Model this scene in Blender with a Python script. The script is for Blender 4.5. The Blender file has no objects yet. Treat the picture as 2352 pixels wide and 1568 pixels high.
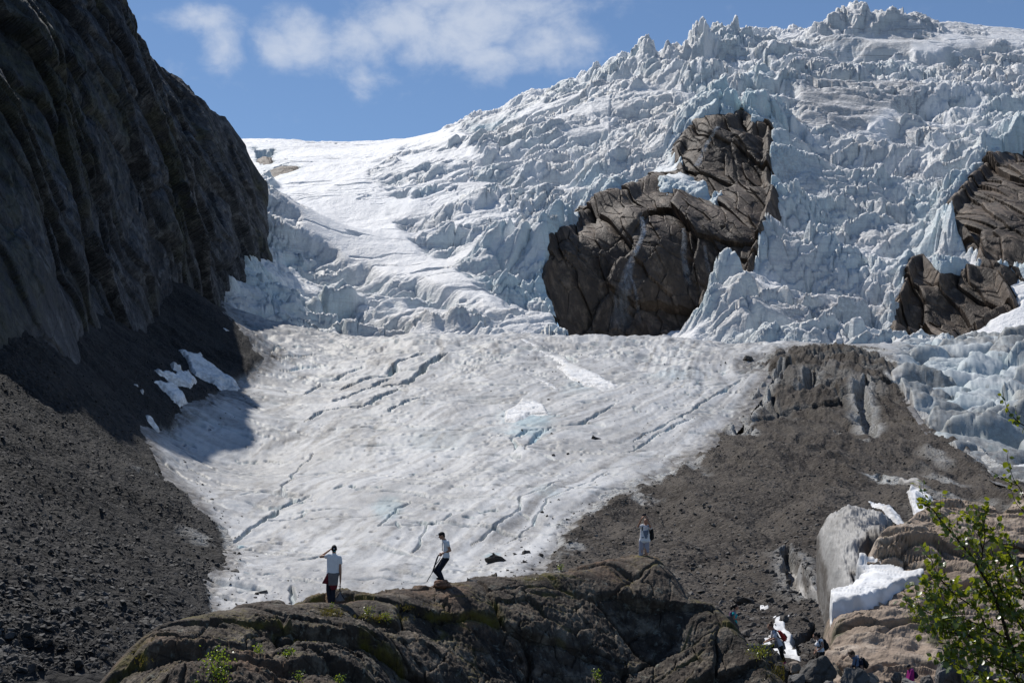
import bpy, bmesh, math, random
import numpy as np
from mathutils import Vector, Matrix

random.seed(7)
np.random.seed(7)
SC = bpy.context.scene
COL = SC.collection

# ---------------------------------------------------------------- camera, sky, sun, exposure
PITCH = math.radians(8.2)
LENS = 45.0
cam_d = bpy.data.cameras.new('camera')
cam_d.lens = LENS
cam_d.sensor_width = 36.0
cam_d.clip_start = 0.1
cam_d.clip_end = 20000.0
cam = bpy.data.objects.new('camera', cam_d)
cam.location = (0, 0, 0)
cam.rotation_euler = (math.pi / 2 + PITCH, 0, 0)
COL.objects.link(cam)
SC.camera = cam

SUN_DIR = Vector((-0.34, 0.50, 0.80)).normalized()      # towards the sun
SUN_EL = math.asin(SUN_DIR.z)
SUN_AZ = math.atan2(SUN_DIR.x, SUN_DIR.y)               # clockwise from +Y
sun_d = bpy.data.lights.new('sun', 'SUN')
sun_d.energy = 4.3
sun_d.angle = math.radians(0.5)
sun_d.color = (1.0, 0.955, 0.89)
sun = bpy.data.objects.new('sun', sun_d)
sun.rotation_euler = SUN_DIR.to_track_quat('Z', 'Y').to_euler()
sun.location = (-200, 200, 400)
COL.objects.link(sun)

SC.view_settings.view_transform = 'Standard'
SC.view_settings.look = 'None'
SC.view_settings.exposure = 0.0
SC.view_settings.gamma = 1.0
SC.view_settings.use_curve_mapping = False
SC.render.engine = 'CYCLES'
SC.cycles.use_denoising = True
SC.cycles.max_bounces = 7
SC.cycles.diffuse_bounces = 6
SC.cycles.transparent_max_bounces = 8
SC.cycles.volume_bounces = 0
SC.cycles.use_fast_gi = False


class NT:
    """short-hand for building node trees"""
    def __init__(self, tree):
        self.t = tree
        self.n = tree.nodes
        self.n.clear()

    def node(self, kind, **kw):
        nd = self.n.new(kind)
        for k, v in kw.items():
            setattr(nd, k, v)
        return nd

    def put(self, sock, v):
        if v is None:
            return
        if isinstance(v, bpy.types.NodeSocket):
            self.t.links.new(v, sock)
        elif isinstance(v, (tuple, list)) and sock.type == 'RGBA' and len(v) == 3:
            sock.default_value = (*v, 1.0)
        else:
            sock.default_value = v

    def math(self, op, a, b=None, c=None, clamp=False):
        nd = self.node('ShaderNodeMath', operation=op, use_clamp=clamp)
        for s, v in zip(nd.inputs, (a, b, c)):
            self.put(s, v)
        return nd.outputs[0]

    def mix(self, f, a, b, mode='MIX'):
        nd = self.node('ShaderNodeMix', data_type='RGBA', blend_type=mode)
        self.put(nd.inputs[0], f)
        self.put(nd.inputs[6], a)
        self.put(nd.inputs[7], b)
        return nd.outputs[2]

    def smooth(self, v, lo, hi, a=0.0, b=1.0):
        nd = self.node('ShaderNodeMapRange', interpolation_type='SMOOTHSTEP')
        self.put(nd.inputs['Value'], v)
        self.put(nd.inputs['From Min'], lo)
        self.put(nd.inputs['From Max'], hi)
        self.put(nd.inputs['To Min'], a)
        self.put(nd.inputs['To Max'], b)
        return nd.outputs[0]

    def attr(self, name):
        return self.node('ShaderNodeAttribute', attribute_name=name).outputs['Fac']

    def pos(self):
        return self.node('ShaderNodeNewGeometry').outputs['Position']

    def normal(self):
        return self.node('ShaderNodeNewGeometry').outputs['Normal']

    def objco(self):
        return self.node('ShaderNodeTexCoord').outputs['Object']

    def scale(self, vec, s, loc=(0, 0, 0), rot=(0, 0, 0)):
        m = self.node('ShaderNodeMapping')
        self.put(m.inputs['Vector'], vec)
        m.inputs['Scale'].default_value = s if isinstance(s, (tuple, list)) else (s, s, s)
        m.inputs['Location'].default_value = loc
        m.inputs['Rotation'].default_value = rot
        return m.outputs[0]

    def noise(self, vec, scale, detail=4.0, rough=0.55, dist=0.0, color=False):
        nd = self.node('ShaderNodeTexNoise')
        self.put(nd.inputs['Vector'], vec)
        nd.inputs['Scale'].default_value = scale
        nd.inputs['Detail'].default_value = detail
        nd.inputs['Roughness'].default_value = rough
        nd.inputs['Distortion'].default_value = dist
        return nd.outputs['Color' if color else 'Fac']

    def voronoi(self, vec, scale, feature='F1', out='Distance'):
        nd = self.node('ShaderNodeTexVoronoi', feature=feature)
        self.put(nd.inputs['Vector'], vec)
        nd.inputs['Scale'].default_value = scale
        return nd.outputs[out]

    def bump(self, height, strength=0.5, dist=0.1, normal=None):
        nd = self.node('ShaderNodeBump')
        nd.inputs['Strength'].default_value = strength
        nd.inputs['Distance'].default_value = dist
        self.put(nd.inputs['Height'], height)
        if normal is not None:
            self.put(nd.inputs['Normal'], normal)
        return nd.outputs[0]

    def bsdf(self, color, rough=0.8, normal=None, spec=0.3, **kw):
        nd = self.node('ShaderNodeBsdfPrincipled')
        self.put(nd.inputs['Base Color'], color)
        self.put(nd.inputs['Roughness'], rough)
        nd.inputs['Specular IOR Level'].default_value = spec
        if normal is not None:
            self.put(nd.inputs['Normal'], normal)
        for k, v in kw.items():
            self.put(nd.inputs[k], v)
        return nd.outputs[0]

    def out(self, shader):
        o = self.node('ShaderNodeOutputMaterial')
        self.put(o.inputs['Surface'], shader)


def material(name):
    m = bpy.data.materials.new(name)
    m.use_nodes = True
    return m, NT(m.node_tree)


def pdir(px, py):
    """world direction through a point of the picture, in 2352-wide units, scaled so y = 1"""
    cx = (px - 1176.0) / 2940.0
    cy = (783.5 - py) / 2940.0
    y = math.cos(PITCH) - math.sin(PITCH) * cy
    z = math.sin(PITCH) + math.cos(PITCH) * cy
    return Vector((cx / y, 1.0, z / y))


# sky: physical sky, with a bank of thin clouds spread over part of it
world = bpy.data.worlds.new('World')
SC.world = world
world.use_nodes = True
w = NT(world.node_tree)
sky = w.node('ShaderNodeTexSky', sky_type='NISHITA')
sky.sun_disc = False
sky.sun_elevation = SUN_EL
sky.sun_rotation = SUN_AZ
sky.altitude = 600.0
sky.air_density = 1.0
sky.dust_density = 0.0
sky.ozone_density = 4.6
SKY_STRENGTH = 0.096
dirn = w.node('ShaderNodeTexCoord').outputs['Generated']


def cloud_blob(px, py, rx, ry, amt):
    """a soft lobe of cloud cover round a direction of the sky"""
    d = pdir(px, py).normalized()
    sub = w.node('ShaderNodeVectorMath', operation='SUBTRACT')
    w.put(sub.inputs[0], dirn)
    sub.inputs[1].default_value = d
    mp = w.scale(sub.outputs[0], (1.0 / rx, 0.0, 1.0 / ry))
    ln = w.node('ShaderNodeVectorMath', operation='LENGTH')
    w.put(ln.inputs[0], mp)
    return w.smooth(ln.outputs['Value'], 0.0, 1.0, amt, 0.0)


cover = None
for b in (
        (430, 52, 0.050, 0.016, 0.62), (480, 45, 0.040, 0.018, 0.8), (510, 100, 0.026, 0.036, 0.82), (530, 130, 0.022, 0.022, 0.6),
        (640, 110, 0.034, 0.030, 1.0), (700, 95, 0.055, 0.036, 1.0), (830, 165, 0.022, 0.034, 0.75), (820, 105, 0.060, 0.040, 0.9), (920, 60, 0.060, 0.040, 1.0),
        (980, 100, 0.060, 0.034, 0.95), (1080, 60, 0.085, 0.055, 1.0), (1130, 130, 0.060, 0.026, 0.95), (1230, 110, 0.065, 0.034, 0.9), (1330, 100, 0.045, 0.04, 0.6),
        (1050, -10, 0.10, 0.035, 0.85), (1250, 20, 0.12, 0.040, 0.6), (1360, 50, 0.04, 0.04, 0.4), (770, 5, 0.04, 0.014, 0.25), (1100, -100, 0.18, 0.05, 0.6),
        (1700, -190, 0.2, 0.05, 0.7), (500, -280, 0.2, 0.06, 0.8)):
    v = cloud_blob(*b)
    cover = v if cover is None else w.math('MAXIMUM', cover, v)
cn = w.noise(w.scale(dirn, (1.0, 0.6, 1.5)), 26.0, 8.0, 0.56, 0.35)
cn2 = w.noise(w.scale(dirn, (1.0, 0.6, 1.3), (3, 1, 2)), 90.0, 5.0, 0.6)
wob = w.math('ADD', w.math('MULTIPLY', w.math('SUBTRACT', cn, 0.5), 1.7),
             w.math('MULTIPLY', w.math('SUBTRACT', cn2, 0.5), 0.7))
dens = w.smooth(w.math('ADD', w.math('MULTIPLY', cover, 1.25), wob), 0.12, 1.42)
dens = w.math('MULTIPLY', dens, 0.68)
cl = w.mix(dens, sky.outputs[0], (7.4, 7.9, 8.8))
bg = w.node('ShaderNodeBackground')
w.put(bg.inputs['Color'], cl)
bg.inputs['Strength'].default_value = SKY_STRENGTH
wo = w.node('ShaderNodeOutputWorld')
w.put(wo.inputs['Surface'], bg.outputs[0])

# ---------------------------------------------------------------- numpy tools
F32 = np.float32


def hsh(ix, iy, seed):
    h = (ix.astype(np.int64) * 374761393 + iy.astype(np.int64) * 668265263 + seed * 974634777) & 0xffffffff
    h = ((h ^ (h >> 13)) * 1274126177) & 0xffffffff
    h = ((h ^ (h >> 16)) * 2246822519) & 0xffffffff
    return ((h ^ (h >> 15)) & 0xffffff).astype(F32) / F32(16777216.0)


def perlin(x, y, seed=0):
    x = np.asarray(x, F32)
    y = np.asarray(y, F32)
    ix = np.floor(x)
    iy = np.floor(y)
    fx = x - ix
    fy = y - iy
    ix = ix.astype(np.int64)
    iy = iy.astype(np.int64)
    u = fx * fx * fx * (fx * (fx * 6 - 15) + 10)
    v = fy * fy * fy * (fy * (fy * 6 - 15) + 10)

    def g(ox, oy):
        a = hsh(ix + ox, iy + oy, seed) * F32(6.2831853)
        return np.cos(a) * (fx - ox) + np.sin(a) * (fy - oy)
    a = g(0, 0)
    b = g(1, 0)
    c = g(0, 1)
    d = g(1, 1)
    a = a + (b - a) * u
    c = c + (d - c) * u
    return (a + (c - a) * v) * F32(1.5)


def fbm(x, y, octv=4, seed=0, gain=0.5, lac=2.03):
    s = 0
    a = 1.0
    for k in range(octv):
        s = s + a * perlin(x, y, seed + k * 17)
        x = x * lac + 13.7
        y = y * lac - 7.3
        a *= gain
    return s


def ridged(x, y, octv=4, seed=0, gain=0.5, lac=2.03):
    s = 0
    a = 1.0
    for k in range(octv):
        n = 1.0 - np.abs(perlin(x, y, seed + k * 17)) * 1.6
        s = s + a * n
        x = x * lac + 5.1
        y = y * lac + 9.2
        a *= gain
    return s


def worley(x, y, seed=0, jit=0.9):
    """F1, F2, a random number of the nearest cell, offset to its point"""
    x = np.asarray(x, F32)
    y = np.asarray(y, F32)
    ix = np.floor(x).astype(np.int64)
    iy = np.floor(y).astype(np.int64)
    f1 = np.full(x.shape, 9.0, F32)
    f2 = np.full(x.shape, 9.0, F32)
    rid = np.zeros(x.shape, F32)
    dx = np.zeros(x.shape, F32)
    dy = np.zeros(x.shape, F32)
    for ox in (-1, 0, 1):
        for oy in (-1, 0, 1):
            cx = ix + ox
            cy = iy + oy
            px = cx + 0.5 + jit * (hsh(cx, cy, seed) - 0.5)
            py = cy + 0.5 + jit * (hsh(cx, cy, seed + 91) - 0.5)
            ex = (x - px).astype(F32)
            ey = (y - py).astype(F32)
            d = np.sqrt(ex * ex + ey * ey)
            near = d < f1
            f2 = np.where(near, f1, np.minimum(f2, d))
            rid = np.where(near, hsh(cx, cy, seed + 173), rid)
            dx = np.where(near, ex, dx)
            dy = np.where(near, ey, dy)
            f1 = np.where(near, d, f1)
    return f1, f2, rid, dx, dy


def sstep(a, b, v):
    t = np.clip((v - a) / (b - a), 0, 1)
    return t * t * (3 - 2 * t)


CP, SP = math.cos(PITCH), math.sin(PITCH)


def project(x, y, z):
    """world -> picture point in 2352-wide units"""
    f = y * CP + z * SP
    up = z * CP - y * SP
    return 1176.0 + 2940.0 * x / f, 783.5 - 2940.0 * up / f


def P(px, py, Y):
    d = pdir(px, py)
    return np.array((d.x * Y, Y, d.z * Y))


def sdf(px, py, poly, margin=80.0):
    """signed distance to a closed outline, positive inside, in picture units"""
    poly = np.asarray(poly, F32)
    out = np.full(px.shape, -margin, F32)
    lo = poly.min(0) - margin
    hi = poly.max(0) + margin
    sel = (px > lo[0]) & (px < hi[0]) & (py > lo[1]) & (py < hi[1])
    if not sel.any():
        return out
    qx = px[sel].astype(F32)
    qy = py[sel].astype(F32)
    d = np.full(qx.shape, 1e12, F32)
    ins = np.zeros(qx.shape, bool)
    n = len(poly)
    for i in range(n):
        ax, ay = poly[i]
        bx, by = poly[(i + 1) % n]
        ex, ey = bx - ax, by - ay
        t = np.clip(((qx - ax) * ex + (qy - ay) * ey) / (ex * ex + ey * ey + 1e-9), 0, 1)
        d = np.minimum(d, (qx - ax - t * ex) ** 2 + (qy - ay - t * ey) ** 2)
        if ay != by:
            c = ((ay > qy) != (by > qy)) & (qx < ex * (qy - ay) / ey + ax)
            ins ^= c
    d = np.sqrt(d)
    out[sel] = np.maximum(np.where(ins, d, -d), -margin)
    return out


def seg_dist(x, y, pts):
    """distance in the plane to a polyline, and the place along it (0..1)"""
    d = np.full(x.shape, 1e9, F32)
    tt = np.zeros(x.shape, F32)
    n = len(pts) - 1
    for i in range(n):
        ax, ay = pts[i]
        bx, by = pts[i + 1]
        ex, ey = bx - ax, by - ay
        t = np.clip(((x - ax) * ex + (y - ay) * ey) / (ex * ex + ey * ey + 1e-9), 0, 1)
        q = np.sqrt((x - ax - t * ex) ** 2 + (y - ay - t * ey) ** 2)
        near = q < d
        d = np.where(near, q, d)
        tt = np.where(near, (i + t) / n, tt)
    return d, tt


class Surface:
    """smooth height surface through surveyed points"""
    def __init__(self, pts, lam=1e-3):
        pts = np.asarray(pts, float)
        self.c = pts[:, :2].mean(0)
        self.s = np.abs(pts[:, :2] - self.c).max()
        q = (pts[:, :2] - self.c) / self.s
        n = len(q)
        r = np.linalg.norm(q[:, None] - q[None], axis=2)
        K = self.k(r) + lam * np.eye(n)
        Pm = np.hstack([np.ones((n, 1)), q])
        A = np.zeros((n + 3, n + 3))
        A[:n, :n] = K
        A[:n, n:] = Pm
        A[n:, :n] = Pm.T
        b = np.zeros(n + 3)
        b[:n] = pts[:, 2]
        self.w = np.linalg.solve(A, b)
        self.q = q

    @staticmethod
    def k(r):
        return r * r * np.log(r + 1e-9)

    def __call__(self, x, y):
        x = np.asarray(x, float)
        y = np.asarray(y, float)
        sh = x.shape
        q = np.stack([(x.ravel() - self.c[0]) / self.s, (y.ravel() - self.c[1]) / self.s], 1)
        out = np.empty(len(q))
        for i in range(0, len(q), 60000):
            a = q[i:i + 60000]
            r2 = (a[:, 0:1] - self.q[None, :, 0]) ** 2 + (a[:, 1:2] - self.q[None, :, 1]) ** 2
            K = 0.5 * r2 * np.log(r2 + 1e-18)
            n = self.q.shape[0]
            out[i:i + 60000] = K @ self.w[:n] + self.w[n] + a @ self.w[n + 1:]
        return out.reshape(sh)

    def fast(self, th, Y):
        """values on a fan of directions th (x/y) by distances Y, through a coarser lattice"""
        k = 6
        tc = np.linspace(th[0], th[-1], max(4, len(th) // k))
        lc = np.linspace(math.log(Y[0]), math.log(Y[-1]), max(4, len(Y) // k))
        Yc = np.exp(lc)
        G = self(tc[None, :] * Yc[:, None], np.repeat(Yc[:, None], len(tc), 1))
        fu = (th - tc[0]) / (tc[1] - tc[0])
        fv = (np.log(Y) - lc[0]) / (lc[1] - lc[0])
        iu = np.clip(fu.astype(int), 0, len(tc) - 2)
        iv = np.clip(fv.astype(int), 0, len(lc) - 2)
        fu = fu - iu
        fv = fv - iv
        G0 = G[iv][:, iu] * (1 - fu) + G[iv][:, iu + 1] * fu
        G1 = G[iv + 1][:, iu] * (1 - fu) + G[iv + 1][:, iu + 1] * fu
        return G0 * (1 - fv[:, None]) + G1 * fv[:, None]


def raw_mesh(name, verts, quads, smooth=True, attrs=None):
    me = bpy.data.meshes.new(name)
    nv, nf = len(verts), len(quads)
    k = quads.shape[1]
    me.vertices.add(nv)
    me.vertices.foreach_set('co', np.ascontiguousarray(verts, F32).ravel())
    me.loops.add(nf * k)
    me.loops.foreach_set('vertex_index', np.ascontiguousarray(quads, np.int32).ravel())
    me.polygons.add(nf)
    me.polygons.foreach_set('loop_start', np.arange(0, nf * k, k, dtype=np.int32))
    me.polygons.foreach_set('loop_total', np.full(nf, k, np.int32))
    me.polygons.foreach_set('use_smooth', np.full(nf, smooth, bool))
    me.update(calc_edges=True)
    for an, av in (attrs or {}).items():
        a = me.attributes.new(an, 'FLOAT', 'POINT')
        a.data.foreach_set('value', np.ascontiguousarray(av, F32).ravel())
    return me


def grid_mesh(name, X, Y, Z, keep=None, smooth=True, attrs=None):
    r, c = X.shape
    idx = np.arange(r * c).reshape(r, c)
    q = np.stack([idx[:-1, :-1], idx[:-1, 1:], idx[1:, 1:], idx[1:, :-1]], 2).reshape(-1, 4)
    V = np.stack([X, Y, Z], 2).reshape(-1, 3)
    attrs = {k: np.broadcast_to(v, X.shape).ravel() for k, v in (attrs or {}).items()}
    if keep is not None:
        kf = (keep[:-1, :-1] | keep[:-1, 1:] | keep[1:, 1:] | keep[1:, :-1]).ravel()
        q = q[kf]
        used = np.zeros(len(V), bool)
        used[q.ravel()] = True
        remap = np.cumsum(used) - 1
        q = remap[q]
        V = V[used]
        attrs = {k: v[used] for k, v in attrs.items()}
    return raw_mesh(name, V, q, smooth, attrs)


def link(name, me, mat=None, parent=None, label=None, cat=None, group=None, kind=None):
    o = bpy.data.objects.new(name, me)
    COL.objects.link(o)
    if mat is not None:
        me.materials.append(mat)
    if parent is not None:
        o.parent = parent
    tag(o, label, cat, group, kind)
    return o


def tag(o, label=None, cat=None, group=None, kind=None):
    if label:
        o['label'] = label
    if cat:
        o['category'] = cat
    if group:
        o['group'] = group
    if kind:
        o['kind'] = kind
    return o


def empty(name, loc, label, cat, group=None):
    o = bpy.data.objects.new(name, None)
    o.location = loc
    COL.objects.link(o)
    return tag(o, label, cat, group)


def fan(px0, px1, Y0, Y1, nc, nr):
    th = np.linspace((px0 - 1176) / 2940.0 / CP, (px1 - 1176) / 2940.0 / CP, nc)
    Y = np.geomspace(Y0, Y1, nr)
    return th, Y, th[None, :] * Y[:, None], np.repeat(Y[:, None], nc, 1)
# ---------------------------------------------------------------- materials of the setting


def mat_ice_tongue(name='glacier_ice', k=1.0):
    m, t = material(name)
    p = t.pos()
    dirt = t.attr('dirt')
    blue = t.attr('blue')
    snow = t.attr('snow')
    n1 = t.noise(t.scale(p, (0.05, 0.018, 0.05)), 1.0, 6.0, 0.6)
    n2 = t.noise(t.scale(p, (0.5, 0.22, 0.5)), 1.0, 7.0, 0.65)
    n3 = t.noise(t.scale(p, (3.0, 1.2, 3.0)), 1.0, 4.0, 0.6)
    base = t.mix(t.smooth(n1, 0.35, 0.7), (0.44, 0.445, 0.45), (0.58, 0.585, 0.588))
    base = t.mix(t.math('MULTIPLY', t.smooth(n2, 0.5, 0.72), 0.55), base, (0.33, 0.335, 0.34))
    base = t.mix(t.math('MULTIPLY', t.smooth(n3, 0.56, 0.72), 0.55), base, (0.26, 0.26, 0.26))
    base = t.mix(blue, base, (0.33, 0.50, 0.56))
    base = t.mix(snow, base, (0.80, 0.80, 0.81))
    dd = t.math('MULTIPLY', dirt, t.smooth(t.math('ADD', t.math('MULTIPLY', n2, 0.8), t.math('MULTIPLY', n3, 0.5)), 0.30, 0.9, 0.35, 1.3))
    base = t.mix(t.math('MINIMUM', dd, 1.0), base, (0.105, 0.094, 0.084))
    if k < 1:
        base = t.mix(1.0, base, (k * 1.03, k, k * 0.95), 'MULTIPLY')
    h = t.math('ADD', t.math('MULTIPLY', n2, 1.0), t.math('MULTIPLY', n3, 0.35))
    t.out(t.bsdf(base, 0.62, t.bump(h, 0.3, 0.3), 0.35))
    return m


def mat_snow():
    m, t = material('old_snow')
    p = t.pos()
    n1 = t.noise(t.scale(p, (0.9, 0.45, 0.9)), 1.0, 3.0, 0.5)
    n2 = t.noise(t.scale(p, (0.12, 0.08, 0.12)), 1.0, 4.0, 0.6)
    v = t.voronoi(t.scale(p, (1.3, 0.6, 1.3)), 1.0, 'SMOOTH_F1')
    c = t.mix(t.smooth(n2, 0.4, 0.75), (0.84, 0.845, 0.85), (0.70, 0.69, 0.67))
    c = t.mix(t.math('MULTIPLY', t.attr('dirt'), t.smooth(n1, 0.35, 0.6)), c, (0.12, 0.105, 0.09))
    h = t.math('ADD', n1, t.math('MULTIPLY', v, 0.8))
    t.out(t.bsdf(c, 0.7, t.bump(h, 0.5, 0.35), 0.25))
    return m


def mat_icefall():
    m, t = material('broken_ice')
    p = t.pos()
    snow = t.attr('snow')
    blue = t.attr('blue')
    dirt = t.attr('dirt')
    strata = t.attr('strata')
    n1 = t.noise(t.scale(p, 0.012), 1.0, 5.0, 0.6)
    n2 = t.noise(t.scale(p, 0.09), 1.0, 6.0, 0.65)
    n3 = t.noise(t.scale(p, 0.45), 1.0, 5.0, 0.65)
    base = t.mix(t.smooth(n1, 0.35, 0.68), (0.68, 0.668, 0.655), (0.85, 0.838, 0.822))
    base = t.mix(t.math('MULTIPLY', t.smooth(n2, 0.48, 0.75), 0.6), base, (0.58, 0.57, 0.565))
    base = t.mix(blue, base, (0.46, 0.70, 0.78))
    # ash and dust lie in thin layers of the ice
    wv = t.noise(t.scale(p, (0.012, 0.012, 0.42)), 1.0, 5.0, 0.7, 0.5)
    base = t.mix(t.math('MULTIPLY', t.math('MULTIPLY', strata, t.smooth(wv, 0.5, 0.62)), 0.75), base, (0.27, 0.265, 0.265))
    base = t.mix(t.math('MULTIPLY', dirt, t.smooth(n3, 0.3, 0.62)), base, (0.44, 0.43, 0.425))
    n4 = t.noise(t.scale(p, 1.3), 1.0, 4.0, 0.7)
    base = t.mix(t.math('MULTIPLY', t.smooth(n4, 0.52, 0.70), 0.42), base, (0.48, 0.465, 0.45))
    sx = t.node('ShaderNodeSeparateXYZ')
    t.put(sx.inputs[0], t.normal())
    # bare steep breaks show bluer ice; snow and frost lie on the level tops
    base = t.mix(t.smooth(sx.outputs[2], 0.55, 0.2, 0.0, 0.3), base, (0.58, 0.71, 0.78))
    flat = t.math('MULTIPLY', t.smooth(sx.outputs[2], 0.76, 0.93), t.smooth(n2, 0.36, 0.60, 0.15, 0.75))
    snow = t.math('MAXIMUM', snow, flat)
    base = t.mix(snow, base, (0.86, 0.86, 0.865))
    h = t.math('ADD', t.math('MULTIPLY', n2, 1.6), n3)
    t.out(t.bsdf(base, 0.65, t.bump(h, 0.65, 1.8), 0.3))
    return m


def mat_rock(name, dark, mid, light, wet=0.0, scale=1.0, stretch=(1, 1, 1), bump=1.0, bdist=1.0, moss=None, tan=None, lichen=None, joint=0.55):
    m, t = material(name)
    p = t.pos()
    q = t.scale(p, tuple(scale * s for s in stretch))
    n1 = t.noise(q, 0.05, 6.0, 0.62, 0.4)
    n2 = t.noise(q, 0.35, 8.0, 0.66)
    n3 = t.noise(q, 1.8, 6.0, 0.65)
    c = t.mix(t.smooth(n1, 0.32, 0.7), dark, mid)
    c = t.mix(t.smooth(n2, 0.46, 0.72), c, light)
    c = t.mix(t.math('MULTIPLY', t.smooth(n3, 0.5, 0.75), 0.5), c, tuple(0.45 * a for a in dark))
    cr = t.voronoi(t.scale(q, 1.0), 0.22, 'DISTANCE_TO_EDGE')
    c = t.mix(t.smooth(cr, 0.0, 0.035, joint, 0.0), c, tuple(0.3 * a for a in dark))
    if lichen is not None:
        nl = t.noise(q, 0.9, 5.0, 0.7, 0.6)
        c = t.mix(t.math('MULTIPLY', t.smooth(nl, 0.56, 0.66), 0.55), c, lichen)
    if tan is not None:
        c = t.mix(t.math('MULTIPLY', t.attr('tan'), t.smooth(n2, 0.40, 0.62)), c, tan)
    if moss is not None:
        c = t.mix(t.math('MULTIPLY', t.attr('moss'), t.smooth(n2, 0.38, 0.6)), c, moss)
    h = t.math('ADD', t.math('MULTIPLY', n2, 1.2), t.math('MULTIPLY', n3, 0.5))
    t.out(t.bsdf(c, 0.78 - 0.35 * wet, t.bump(h, bump, bdist), 0.25 + 0.3 * wet))
    return m


def mat_gravel(name, dark, light, s):
    m, t = material(name)
    p = t.pos()
    n1 = t.noise(t.scale(p, 0.05 * s), 1.0, 5.0, 0.6)
    n2 = t.noise(t.scale(p, 0.6 * s), 1.0, 7.0, 0.7)
    v = t.voronoi(t.scale(p, 1.6 * s), 1.0, 'F1', 'Color')
    vd = t.voronoi(t.scale(p, 1.6 * s), 1.0)
    g = t.node('ShaderNodeSeparateColor')
    t.put(g.inputs[0], v)
    k = g.outputs[0]
    c = t.mix(t.smooth(n1, 0.35, 0.68), dark, tuple(0.55 * (a + b) for a, b in zip(dark, light)))
    c = t.mix(t.math('MULTIPLY', t.smooth(k, 0.62, 1.0), 0.75), c, light)
    c = t.mix(t.math('MULTIPLY', t.smooth(n2, 0.52, 0.75), 0.6), c, tuple(0.4 * a for a in dark))
    ice = t.attr('ice')
    ci = t.mix(t.smooth(n2, 0.4, 0.65), (0.52, 0.53, 0.52), (0.30, 0.29, 0.275))
    c = t.mix(ice, c, ci)
    h = t.math('SUBTRACT', t.math('MULTIPLY', n2, 1.1), t.math('MULTIPLY', vd, 0.7))
    t.out(t.bsdf(c, 0.85, t.bump(h, 0.9, 0.5 / s), 0.2))
    return m


M_TONGUE = mat_ice_tongue()
M_DIRTY_ICE = mat_ice_tongue('dirty_ice', 0.92)
M_SNOW = mat_snow()
M_FALL = mat_icefall()
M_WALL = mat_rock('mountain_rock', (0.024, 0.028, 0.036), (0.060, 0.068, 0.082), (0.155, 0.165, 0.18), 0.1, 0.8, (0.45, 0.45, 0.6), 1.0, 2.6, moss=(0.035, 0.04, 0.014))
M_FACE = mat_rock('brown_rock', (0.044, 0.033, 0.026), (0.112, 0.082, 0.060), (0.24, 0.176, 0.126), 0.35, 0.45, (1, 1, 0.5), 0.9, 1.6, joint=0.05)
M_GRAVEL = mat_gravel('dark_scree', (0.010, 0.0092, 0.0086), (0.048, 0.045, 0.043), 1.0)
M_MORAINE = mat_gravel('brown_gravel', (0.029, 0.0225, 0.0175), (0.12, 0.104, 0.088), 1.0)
M_SLICK = mat_rock('tan_bedrock', (0.23, 0.172, 0.128), (0.38, 0.295, 0.225), (0.50, 0.42, 0.34), 0.0, 1.6, (1, 1, 1), 0.8, 0.22, moss=(0.05, 0.055, 0.02))
M_HUMP = mat_rock('lichen_rock', (0.028, 0.021, 0.0155), (0.078, 0.058, 0.043), (0.215, 0.178, 0.135), 0.0, 4.5, (1, 1, 1), 1.0, 0.10, moss=(0.105, 0.088, 0.010), tan=(0.15, 0.084, 0.048), lichen=(0.22, 0.225, 0.185))
M_STONE = mat_rock('grey_stone', (0.085, 0.08, 0.075), (0.145, 0.138, 0.13), (0.23, 0.22, 0.21), 0.1, 3.0, (1, 1, 1), 0.8, 0.12)
# ---------------------------------------------------------------- valley floor: glacier tongue, moraine, scree
def pts(lst):
    return [P(*q) for q in lst]


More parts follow.
